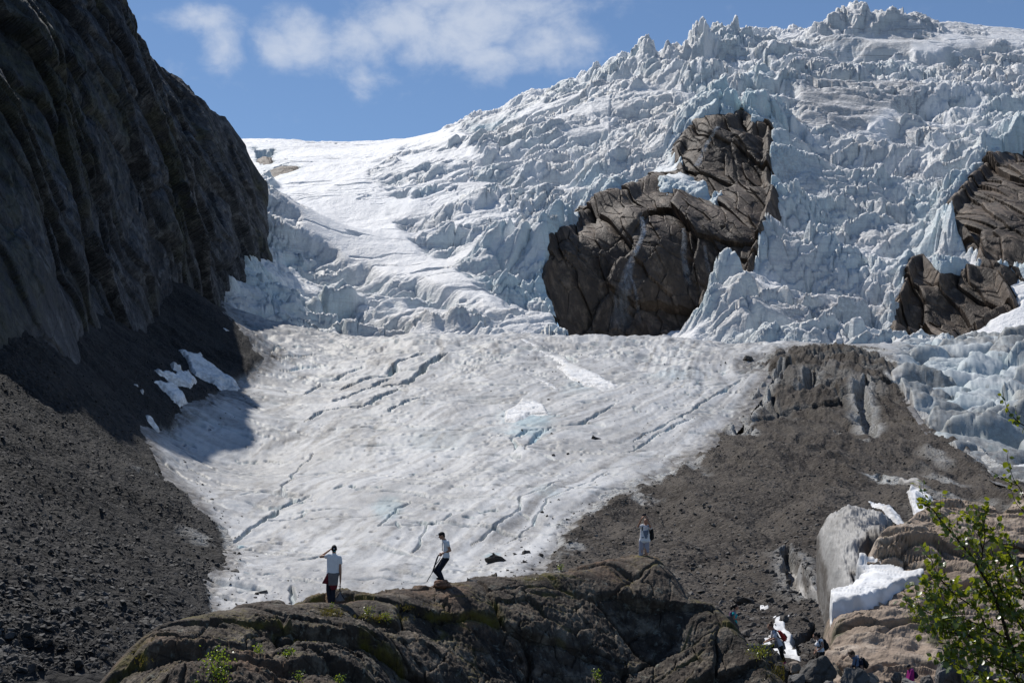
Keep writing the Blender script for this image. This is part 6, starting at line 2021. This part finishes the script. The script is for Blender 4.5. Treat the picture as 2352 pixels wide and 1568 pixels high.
    gl += [[(g + fr[0] * q * 0.055 - b, 0.0035), (g + fr[0] * q * 0.082 - fr[1] * 0.09 - b, 0.0035)] for q in (-1, 1)]
    link('glasses', tube_mesh('glasses', gl, 5), M_METAL, o)
    s = Shape()
    s.chain([T(1040, 690, 0.0), T(1020, 720, -0.1), T(985, 715, -0.13), T(955, 720, -0.02), T(975, 715, 0.12), T(1040, 690, 0.0)], [0.045] * 6)
    s.hull((T(970, 725, -0.12), 0.04), (T(940, 830, -0.12), 0.028), (T(965, 835, -0.13), 0.028)).hull((T(1035, 715, -0.12), 0.04), (T(995, 850, -0.2), 0.03), (T(1020, 840, -0.2), 0.03))
    s.build('scarf', b, M_SCARF, o)
    backpack(T, b, (M_BLACK, M_BLACK, M_BLACK), 'large black backpack on the stooping person with the scarf', None, T(1095, 715, 0), T(1165, 920, 0), V3(0.95, 0, 0.35), 0.30, 0.14,
             [[T(1110, 735, -0.1), T(1070, 715, -0.12), T(1040, 760, -0.2), T(1075, 840, -0.19), T(1130, 890, -0.1)]])
    # the one in magenta
    T = zoomer(3200, 2470, 4.523, 46.0)
    J = dict(head=(1968, 882), neck=(1990, 925), sl=(2005, 950, -0.13), sr=(1998, 950, 0.13), el=(1975, 1035, -0.17), wl=(1962, 1110, -0.17), er=(1985, 1035, 0.17), wr=(1960, 1100, 0.16),
             hl=(2005, 1110, -0.07), hr=(2002, 1110, 0.07), kl=(1990, 1250, -0.08), al=(2005, 1380, -0.08), kr=(1980, 1250, 0.08), ar=(1995, 1380, 0.08), fl=(1970, 1395, -0.08), fr=(1960, 1395, 0.08))
    o, W, b, fr = person(T, 0, J, 'person in magenta jacket and dark cap partly hidden by low stones', (-1, -0.1, -0.3), up=(-0.2, 0, 1), slim=0.85, k=0.86, group=None)
    eyes(o, W, b, fr, 0.86)
    s = Shape()
    torso(s, W, 0.022, 1.0, 0.85)
    s.chain([W['sl'], W['el'], W['wl']], [0.064, 0.056, 0.044]).chain([W['sr'], W['er'], W['wr']], [0.064, 0.056, 0.044]).limb(W['neck'], 0.5 * (W['sl'] + W['sr']), 0.06, 0.08).ball(T(2020, 930, 0), (0.07, 0.08, 0.05))
    s.build('jacket', b, M_MAGENTA, o)
    s = Shape()
    for q in 'lr':
        s.chain([W['h' + q], W['k' + q], W['a' + q]], [0.095, 0.068, 0.052])
    s.build('trousers', b, M_MAGENTA, o)
    h = W['head']
    s = Shape().ball(h + fr[2] * 0.03 - fr[1] * 0.004, (0.076, 0.09, 0.075), fr)
    s.hull((h + fr[1] * 0.07 + fr[2] * 0.03 + fr[0] * 0.04, 0.008), (h + fr[1] * 0.07 + fr[2] * 0.03 - fr[0] * 0.04, 0.008), (h + fr[1] * 0.14 + fr[2] * 0.03, 0.008))
    s.build('cap', b, M_METAL, o, 0.008)
    backpack(T, b, (M_NAVY, M_BLACK, M_BLACK), 'dark backpack on the person in magenta', None, T(2042, 955, 0), T(2055, 1095, 0), V3(1, 0, 0.05), 0.26, 0.14,
             [[T(2045, 965, -0.08), T(2015, 945, -0.1), T(1985, 975, -0.16), T(2000, 1050, -0.15), T(2045, 1080, -0.1)]])
# ---------------------------------------------------------------- plants, hut, falling water
def mat_leaf(name, top, glow):
    m, t = material(name)
    p = t.pos()
    n = t.noise(p, 30.0, 3.0, 0.5)
    c = t.mix(t.smooth(n, 0.35, 0.65), top, tuple(a * 1.5 for a in top))
    g = t.mix(t.smooth(n, 0.35, 0.65), glow, (glow[0] * 1.25, glow[1] * 1.1, glow[2]))
    b = t.bsdf(c, 0.32, None, 0.7)
    tr = t.node('ShaderNodeBsdfTranslucent')
    t.put(tr.inputs['Color'], g)
    mx = t.node('ShaderNodeMixShader')
    mx.inputs[0].default_value = 0.42
    t.put(mx.inputs[1], b)
    t.put(mx.inputs[2], tr.outputs[0])
    t.out(mx.outputs[0])
    return m


M_LEAF = mat_leaf('birch_leaf', (0.058, 0.095, 0.02), (0.28, 0.34, 0.018))
M_LEAF2 = mat_leaf('young_leaf', (0.08, 0.14, 0.025), (0.30, 0.42, 0.03))
M_BARK = mat_cloth('twig_bark', (0.045, 0.028, 0.02), 0.8, 0.3)
M_MOSS = mat_leaf('moss_blades', (0.09, 0.08, 0.012), (0.2, 0.18, 0.02))


def leaf_mesh(name, P0, D, N, size, mat_smooth=True):
    """ovate leaves folded along the midrib: bases, directions, normals, lengths"""
    P0, D, N, size = np.asarray(P0), np.asarray(D), np.asarray(N), np.asarray(size)
    D = D / (np.linalg.norm(D, axis=1)[:, None] + 1e-9)
    S = np.cross(D, N)
    S /= np.linalg.norm(S, axis=1)[:, None] + 1e-9
    N = np.cross(S, D)
    prof = [(0.0, 0.0, 0.0), (0.30, 0.36, 0.05), (0.62, 0.33, 0.02), (1.0, 0.0, -0.12), (0.62, -0.33, 0.02), (0.30, -0.36, 0.05), (0.45, 0.0, -0.03)]
    V = np.stack([P0 + D * (a * size)[:, None] + S * (b * size)[:, None] + N * (c * size)[:, None] for a, b, c in [(np.full(len(size), q[0]), np.full(len(size), q[1]), np.full(len(size), q[2])) for q in prof]], 1)
    n = len(size)
    f = np.array([(0, 6, 1), (1, 6, 2), (2, 6, 3), (3, 6, 4), (4, 6, 5), (5, 6, 0)])
    Fq = (f[None] + (np.arange(n) * 7)[:, None, None]).reshape(-1, 3)
    return raw_mesh(name, V.reshape(-1, 3), Fq, True)


def smooth_line(pl, n):
    """points along a polyline, rounded"""
    p = np.array(pl, float)
    t = np.linspace(0, len(p) - 1, n)
    i = np.clip(t.astype(int), 0, len(p) - 2)
    f = (t - i)[:, None]
    q = np.vstack([2 * p[0] - p[1], p, 2 * p[-1] - p[-2]])
    a, b, c, d = q[i], q[i + 1], q[i + 2], q[i + 3]
    return 0.5 * (2 * b + (c - a) * f + (2 * a - 5 * b + 4 * c - d) * f ** 2 + (3 * b - a - 3 * c + d) * f ** 3)


def build_birch():
    rs = np.random.RandomState(21)
    Y0 = 9.4
    A = lambda lst, y0, y1: [P(2044 + x * 0.2896, 1114 + y * 0.2896, y0 + (y1 - y0) * i / (len(lst) - 1)) for i, (x, y) in enumerate(lst)]
    Bz = lambda lst, y0, y1: [P(2228 + x * 0.1832, 895.7 + y * 0.1832, y0 + (y1 - y0) * i / (len(lst) - 1)) for i, (x, y) in enumerate(lst)]
    root = P(2500, 1900, Y0)
    hub = P(2480, 1560, Y0)
    hub2 = P(2470, 1330, Y0 + 0.1)
    hub3 = P(2440, 1180, Y0 + 0.15)
    B = [
        ([hub] + A([(1063, 1400), (950, 1230), (900, 1080), (850, 930), (790, 800), (720, 680), (650, 560), (590, 490), (540, 430), (480, 360), (400, 270), (340, 190), (270, 150), (225, 115)], 9.4, 9.1), 0.017, 0.003),
        (A([(722, 680), (728, 600), (735, 520), (720, 440), (700, 360), (690, 320), (650, 260)], 9.25, 9.3), 0.006, 0.002),
        (A([(735, 520), (755, 400), (745, 300), (765, 220), (772, 130)], 9.25, 9.2), 0.005, 0.002),
        (A([(940, 1220), (820, 1150), (700, 1100), (560, 1050), (430, 1040), (340, 1020), (260, 985), (170, 960), (110, 900)], 9.4, 9.0), 0.008, 0.002),
        (A([(760, 1120), (700, 1000), (600, 920), (500, 850), (440, 780), (380, 720), (340, 690)], 9.35, 9.1), 0.007, 0.002),
        (A([(440, 790), (370, 700), (340, 620), (322, 560), (310, 505)], 9.2, 9.15), 0.004, 0.002),
        (A([(560, 1050), (470, 960), (400, 930), (320, 900), (250, 860)], 9.2, 9.1), 0.004, 0.002),
        ([hub] + A([(1063, 1480), (900, 1370), (760, 1270), (640, 1200), (520, 1170), (420, 1155), (320, 1145), (250, 1095)], 9.4, 8.9), 0.012, 0.002),
        ([hub] + A([(1000, 1600), (860, 1560), (720, 1500), (600, 1450), (500, 1420), (430, 1390), (340, 1360)], 9.4, 8.9), 0.010, 0.002),
        ([hub2] + A([(1100, 860), (1000, 850), (900, 800), (830, 740), (760, 705)], 9.5, 9.4), 0.010, 0.003),
        ([hub2] + A([(1080, 780), (1030, 690), (985, 610), (930, 520), (890, 450), (860, 360)], 9.5, 9.45), 0.009, 0.002),
        (A([(1063, 1150), (985, 1020), (925, 910), (880, 820), (845, 720), (830, 600), (800, 480)], 9.5, 9.3), 0.008, 0.002),
        ([hub2] + A([(1100, 1100), (1040, 1060), (960, 1000), (860, 960), (780, 900), (700, 860), (620, 830)], 9.5, 9.3), 0.008, 0.002),
        ([hub] + A([(1063, 1300), (960, 1290), (820, 1250), (720, 1180), (620, 1120), (520, 1100)], 9.4, 9.2), 0.008, 0.002),
        ([hub] + A([(1063, 1568), (980, 1480), (900, 1440), (800, 1400), (700, 1340), (600, 1300), (480, 1260), (380, 1240)], 9.3, 9.0), 0.008, 0.002),
        ([hub3] + Bz([(800, 520), (677, 440), (600, 390), (520, 310), (470, 230), (430, 110), (418, 30)], 9.3, 9.3), 0.006, 0.0015),
        (Bz([(600, 390), (585, 300), (570, 190)], 9.3, 9.3), 0.003, 0.0015),
        ([hub3] + Bz([(740, 1480), (677, 1340), (620, 1220), (560, 1140), (500, 980), (470, 860), (480, 750)], 9.3, 9.25), 0.006, 0.0015),
        (Bz([(600, 1190), (560, 1180), (460, 1130), (370, 1070), (260, 1010)], 9.3, 9.2), 0.004, 0.0015),
        ([hub3] + Bz([(760, 1560), (640, 1480), (560, 1380), (520, 1250)], 9.3, 9.25), 0.005, 0.0015),
    ]
    lines, LP, LD, LN, LS = [], [], [], [], []
    sparse = {15, 16, 17, 18, 19}
    for bi, (pl, r0, r1) in enumerate(B):
        n = 10 * len(pl)
        q = smooth_line(pl, n)
        lines.append([(q[i] - root, r0 + (r1 - r0) * (i / (n - 1)) ** 0.7) for i in range(n)])
        seg = np.linalg.norm(np.diff(q, axis=0), axis=1)
        acc = np.concatenate([[0], np.cumsum(seg)])
        L = acc[-1]
        at = lambda s: np.array([np.interp(s, acc, q[:, k]) for k in range(3)])
        step = 0.027
        s = 0.12 * L if bi not in sparse else 0.2 * L
        while s < L:
            c = at(s)
            d = unit(at(min(s + 0.03, L)) - at(max(s - 0.03, 0)))
            if bi not in sparse and rs.rand() < 0.85 and s < L - 0.06:
                # a side twig
                side = unit(np.cross(d, rs.normal(size=3)))
                td = unit(d * 0.6 + side * 0.8 + V3(-0.15, 0, 0.25))
                ln = rs.uniform(0.06, 0.20) * (0.6 + 0.4 * min(1, (L - s) / 0.3))
                tw = [c + td * ln * t + V3(0, 0, 0.25 * ln * t * t) for t in (0, 0.35, 0.7, 1.0)]
                lines.append([(p - root, 0.0022 - 0.0011 * i / 3) for i, p in enumerate(tw)])
                pts_ = [tw[0] + (tw[-1] - tw[0]) * t for t in np.arange(0.2, 1.01, 0.021 / ln)]
                pts_.append(tw[-1])
            else:
                pts_ = [c]
            for pc in pts_:
                ld = unit(d * 0.3 + rs.normal(size=3) * 0.75 + V3(0, 0, -0.25))
                LP.append(pc + ld * 0.012)
                LD.append(ld)
                LN.append(unit(V3(0, -0.1, 0.75) + rs.normal(size=3) * 0.65))
                LS.append(rs.uniform(0.032, 0.060) * (1.0 if bi in sparse else 1.0))
            s += step * rs.uniform(0.6, 1.3) * (0.9 if bi in sparse else 1.0)
    o = empty('birch_tree', root, 'young birch with bright green leaves reaching in from the edge of the path, nearest plant', 'tree')
    trunk = [[(np.array((0.0, 0.0, -0.15)), 0.045), (V3(-0.01, 0, 0.45), 0.038), (hub - root, 0.03), (hub2 - root, 0.022), (hub3 - root, 0.014), (hub3 - root + V3(0.02, 0.02, 0.4), 0.004)]]
    link('trunk', tube_mesh('trunk', trunk, 9), M_BARK, o)
    link('branches', tube_mesh('branches', lines, 5), M_BARK, o)
    link('crown', leaf_mesh('crown', np.array(LP) - root, LD, LN, LS), M_LEAF, o)


def hump_point(px, py):
    """a point of the near rock seen at this place of the picture"""
    d = pdir(px, py)
    ys = np.linspace(25, 55, 400)
    g = ys * d.z - HUMP(ys * d.x, ys)
    k = np.nonzero(g < 0)[0]
    i = max(k[0], 1) if len(k) else 200
    Yh = ys[i]
    return np.array((d.x * Yh, Yh, d.z * Yh))


def shrub(base, w, h, n, size, label, seed, stems=4, mat=None, lean=0.0, group=None, cat='shrub', name='shrub'):
    rs = np.random.RandomState(seed)
    o = empty(name, base, label, cat, group)
    lines, LP, LD, LN, LS = [], [], [], [], []
    for k in range(stems):
        a = rs.uniform(0, 6.28)
        tip = V3(math.cos(a) * w * 0.42 * rs.uniform(0.2, 1) + lean * h, math.sin(a) * w * 0.3 * rs.uniform(0.2, 1), h * rs.uniform(0.65, 1.0))
        st = V3(rs.uniform(-.06, .06) * w, rs.uniform(-.06, .06) * w, -0.05)
        pl = smooth_line([st, st * 0.5 + tip * V3(0.35, 0.35, 0.5), tip], 10)
        lines.append([(p, 0.009 * (1 - 0.75 * i / 9)) for i, p in enumerate(pl)])
        for t in range(int(n / stems)):
            s = rs.uniform(0.25, 1.0)
            c = pl[min(int(s * 9), 9)] + rs.normal(size=3) * V3(0.16 * w, 0.14 * w, 0.09 * h)
            if rs.rand() < 0.10:
                lines.append([(pl[min(int(s * 9), 9)], 0.003), (c, 0.0015)])
            LP.append(c)
            LD.append(unit(rs.normal(size=3) + V3(0, 0, 0.2)))
            LN.append(unit(V3(0, 0, 0.6) + rs.normal(size=3) * 0.7))
            LS.append(size * rs.uniform(0.7, 1.25))
    link('stems', tube_mesh('stems', lines, 5), M_BARK, o)
    link('foliage', leaf_mesh('foliage', LP, LD, LN, LS), mat or M_LEAF2, o)
    return o


def build_shrubs():
    S = [  # picture place of the foot, width, height (m), leaves, label
        ((500, 1575), 0.75, 0.95, 420, 0.050, 'bushy birch sapling at the lower edge of the near rock, tallest of the saplings', 5, None),
        ((594, 1506), 0.36, 0.34, 150, 0.042, 'bright green sapling just left of its twin high on the near rock', 4, None),
        ((658, 1516), 0.44, 0.32, 190, 0.042, 'bright green sapling with bare forked stems beside its twin on the near rock', 4, None),
        ((846, 1414), 0.5, 0.34, 170, 0.036, 'low leafy shrub in a mossy crack below the ridge of the near rock', 5, M_LEAF),
        ((888, 1426), 0.66, 0.32, 190, 0.036, 'spreading shrub right of the leafy shrub in the mossy crack', 6, M_LEAF),
        ((778, 1572), 0.36, 0.30, 110, 0.045, 'small shrub cut by the lower edge, below the mossy crack', 4, None),
        ((1373, 1566), 0.34, 0.42, 110, 0.045, 'small upright shrub on the dark front of the near rock', 4, None),
        ((1036, 1578), 0.26, 0.26, 60, 0.045, 'tiny shrub at the lower edge of the near rock under the walking man', 3, None),
        ((450, 1575), 0.2, 0.2, 50, 0.04, 'tiny seedling left of the bushy birch sapling', 3, None),
        ((686, 1566), 0.34, 0.32, 80, 0.036, 'sparse seedling under the forked sapling', 4, None),
        ((1288, 1309), 0.25, 0.26, 90, 0.036, 'small yellow green plant on the ridge between the walking man and the photographer', 4, None),
        ((762, 1400), 0.2, 0.24, 40, 0.03, 'tiny yellow plant in the grass below the person shading their eyes', 3, None),
    ]
    for k, ((px, py), w_, h_, n, sz, lab, st, mt) in enumerate(S):
        b = hump_point(px, min(py, 1567))
        if py > 1567:
            b[2] -= (py - 1567) / 2940 * b[1]
        shrub(b, w_, h_, n, sz, lab, 60 + k, st, mt)
    shrub(np.array(P(2112, 1428, 52.0)) - V3(0, 0, 0.1), 0.9, 0.6, 240, 0.06, 'round green bush growing from a crack in the tan bedrock', 90, 6, M_LEAF)
    shrub(np.array(P(1748, 1510, 41.6)), 0.9, 0.5, 260, 0.05, 'dark leafy plant in the hollow between the near rock and the long slab', 91, 6, M_LEAF)
    shrub(np.array(P(2010, 1600, 36.0)), 0.5, 0.32, 90, 0.06, 'bright leaves at the lower edge in front of the grey flat topped boulder', 92, 4, None)


def build_grass():
    """tufts of dry grass in the mossy hollows of the near rock"""
    rs = np.random.RandomState(8)
    spots = [((760, 1408), 34, 9, 380), ((745, 1428), 22, 10, 220), ((870, 1420), 60, 7, 300), ((950, 1395), 50, 6, 200), ((1790, 1545), 34, 22, 420), ((1745, 1500), 30, 16, 260), ((560, 1556), 30, 8, 200), ((330, 1508), 26, 20, 160),
             ((420, 1545), 40, 6, 160), ((1010, 1372), 60, 5, 150), ((1230, 1330), 50, 5, 160), ((1490, 1330), 60, 6, 120), ((690, 1480), 20, 10, 90)]
    LP, LD, LN, LS = [], [], [], []
    for (c, rx, ry, n) in spots:
        for _ in range(n):
            b = hump_point(min(c[0] + rs.normal() * rx * 0.5, 1800), min(c[1] + rs.normal() * ry * 0.5, 1566))
            LP.append(b + V3(0, 0, 0.02))
            LD.append(unit(V3(0, 0, 1) + rs.normal(size=3) * 0.5))
            LN.append(unit(rs.normal(size=3)))
            LS.append(rs.uniform(0.04, 0.12))
    LP, LD, LN, LS = map(np.array, (LP, LD, LN, LS))
    D = LD / np.linalg.norm(LD, axis=1)[:, None]
    S = np.cross(D, LN)
    S /= np.linalg.norm(S, axis=1)[:, None]
    V = np.stack([LP - S * 0.006, LP + S * 0.006, LP + D * LS[:, None] + S * 0.02], 1).reshape(-1, 3)
    Fq = np.arange(len(LP) * 3).reshape(-1, 3)
    link('grass', raw_mesh('grass', V, Fq, False), M_MOSS, label='dry yellow green grass in the hollows of the near rock', cat='grass', kind='stuff')


def box_into(bm, c, sx, sy, sz, rot=None):
    m = Matrix.Translation(Vector(c)) @ (rot or Matrix.Identity(4)) @ Matrix.Diagonal((sx, sy, sz, 1))
    bmesh.ops.create_cube(bm, size=1.0, matrix=m)


def bm_obj(name, bm, mat, parent=None, bev=0.006, **kw):
    if bev:
        bmesh.ops.bevel(bm, geom=list(bm.edges), offset=bev, segments=1, affect='EDGES')
    me = bpy.data.meshes.new(name)
    bm.to_mesh(me)
    bm.free()
    return link(name, me, mat, parent, **kw)


def build_hut():
    m, t = material('weathered_planks')
    p = t.objco()
    n = t.noise(t.scale(p, (6, 6, 0.6)), 2.0, 5.0, 0.6)
    c = t.mix(t.smooth(n, 0.35, 0.7), (0.055, 0.052, 0.05), (0.16, 0.155, 0.15))
    t.out(t.bsdf(c, 0.85, t.bump(n, 0.5, 0.02), 0.2))
    Y = 60.0
    base = np.array(P(2375, 1335, Y)) - V3(0, 0, 0.3)
    o = empty('hut', base, 'small weathered plank hut half out of view behind the birch leaves', 'hut')
    bm = bmesh.new()
    for i in range(15):
        box_into(bm, (-1.05 + 0.15 * i, -0.9 + 0.004 * (i % 2), 0.7), 0.142, 0.03, 1.4)
    for i in range(12):
        box_into(bm, (-1.14 + 0.004 * (i % 2), -0.82 + 0.15 * i, 0.7), 0.03, 0.142, 1.4)
        box_into(bm, (1.17 + 0.004 * (i % 2), -0.82 + 0.15 * i, 0.7), 0.03, 0.142, 1.4)
    for i in range(15):
        box_into(bm, (-1.05 + 0.15 * i, 0.95 + 0.004 * (i % 2), 0.7), 0.142, 0.03, 1.4)
    bm_obj('wall', bm, m, o)
    bm = bmesh.new()
    r = Matrix.Rotation(math.radians(18), 4, 'Y')
    for i in range(9):
        box_into(bm, (0.1, -1.25 + 0.31 * i, 1.62 + 0.006 * (i % 2)), 2.9, 0.30, 0.05, r)
    box_into(bm, (0.1, -1.43, 1.60), 2.92, 0.06, 0.17, r)
    bm_obj('roof', bm, m, o)
    for x in (-1.1, 1.1):
        bm = bmesh.new()
        box_into(bm, (x, -1.0, 0.75), 0.11, 0.11, 1.5)
        bm_obj('post', bm, m, o)
    bm = bmesh.new()
    for i in range(5):
        box_into(bm, (-0.3 + 0.15 * i, -0.945, 0.62), 0.14, 0.03, 1.2)
    box_into(bm, (0, -0.968, 0.9), 0.7, 0.015, 0.08)
    d = bm_obj('door', bm, M_BARK, o)
    bm = bmesh.new()
    box_into(bm, (0.24, -0.985, 0.62), 0.03, 0.04, 0.14)
    bm_obj('handle', bm, M_METAL, d, 0.004)


def build_waterfalls():
    m, t = material('falling_water')
    p = t.pos()
    n = t.noise(t.scale(p, (0.5, 0.5, 0.03)), 1.0, 3.0, 0.5)
    b = t.bsdf((0.75, 0.8, 0.86), 0.5, None, 0.3)
    tr = t.node('ShaderNodeBsdfTransparent')
    mx = t.node('ShaderNodeMixShader')
    t.put(mx.inputs[0], t.math('MULTIPLY', t.smooth(n, 0.2, 0.75), t.attr('amount')))
    t.put(mx.inputs[1], tr.outputs[0])
    t.put(mx.inputs[2], b)
    t.out(mx.outputs[0])
    F = lambda lst: [(2000 + a / 1.7423, 500 + b / 1.7423) for a, b in lst]
    W = [
        ([(985, 640), (1000, 740), (985, 790), (955, 860), (920, 930), (895, 1010), (880, 1080), (860, 1160), (845, 1250), (840, 1340), (838, 1420)], (2.0, 2.4, 2.0, 2.2, 3.0, 4.0, 4.6, 6.0, 7.5, 9.0, 9.0), (0.7, 0.85, 0.8, 0.8, 0.62, 0.5, 0.42, 0.34, 0.3, 0.22, 0.05), 'tall white waterfall down the centre of the brown rock cliff'),
        ([(900, 1040), (930, 1100), (950, 1180), (962, 1280), (975, 1380)], (1.2, 1.2, 1.5, 1.5, 1.5), (0.35, 0.35, 0.3, 0.2, 0.05), 'thin side strand of water branching from the tall waterfall'),
        ([(1278, 720), (1285, 800), (1275, 900), (1290, 980), (1305, 1060), (1315, 1120)], (1.6, 2.4, 2.6, 2.8, 3.0, 3.0), (0.6, 0.4, 0.3, 0.35, 0.25, 0.05), 'faint waterfall on the dark right half of the brown rock cliff'),
        ([(1425, 840), (1435, 920), (1450, 1000), (1460, 1060)], (1.4, 1.6, 2.0, 2.4), (0.3, 0.3, 0.22, 0.05), 'faintest water strand at the right of the brown rock cliff'),
        ([(1515, 10), (1470, 90), (1430, 150), (1405, 220), (1370, 290)], (2.5, 2.5, 2.5, 3.0, 3.5), (0.7, 0.6, 0.6, 0.7, 0.8), 'narrow stream running down the upper brown rock between the ice walls'),
    ]
    rock = [o for o in bpy.data.objects if o.name == 'rock_face'][0]
    bpy.context.view_layer.update()
    for (pl, wd, am, lab) in W:
        pl = F(pl)
        pl = [(a * 0.57422, b * 0.57422) for a, b in pl]
        n = 40
        q = smooth_line(pl, n)
        tt = np.linspace(0, 1, n)
        ws = np.interp(tt, np.linspace(0, 1, len(wd)), wd)
        ams = 0.6 * np.interp(tt, np.linspace(0, 1, len(am)), am)
        pts_ = []
        for (a, b) in q:
            d = pdir(a, b).normalized()
            hit, loc, nor, _ = rock.ray_cast(Vector((0, 0, 0)), d)
            Yh = loc.y - 1.5 if hit else None
            pts_.append([a, b, Yh])
        ys = [p_[2] for p_ in pts_ if p_[2]]
        if not ys:
            continue
        last = ys[0]
        Ys = []
        for p_ in pts_:
            last = min(p_[2], last + 6) if p_[2] else last
            Ys.append(last)
        Ys = np.convolve(np.pad(Ys, 2, 'edge'), np.ones(5) / 5, 'valid')
        Ys = np.minimum(Ys, [p_[2] if p_[2] else 1e9 for p_ in pts_])
        c = np.array([P(a, b, Yh) for (a, b, _), Yh in zip(pts_, Ys)])
        V, A = [], []
        for i in range(n):
            for k, e in enumerate((-1, -0.4, 0.4, 1)):
                V.append(c[i] + V3(e * ws[i], -0.8 * (1 - e * e) - 0.3, 0))
                A.append(ams[i] * (0.25 if abs(e) == 1 else 1.0))
        f = np.array([(i * 4 + k, i * 4 + k + 1, i * 4 + k + 5, i * 4 + k + 4) for i in range(n - 1) for k in range(3)])
        b0 = c[-1]
        me = raw_mesh('waterfall', np.array(V) - b0, f, True, dict(amount=np.array(A)))
        o = link('waterfall', me, m, label=lab, cat='waterfall')
        o.location = b0
build_ground()
build_tongue()
build_moraine()
build_scree()
build_icefall()
build_rock_steps()
build_wall()
build_hump()
build_slick()
build_patches()
build_stones()
build_trail_rocks()
build_man_shading_eyes()
build_man_with_poles()
build_man_photographing()
build_hikers()
build_birch()
build_shrubs()
build_grass()
build_hut()
build_waterfalls()
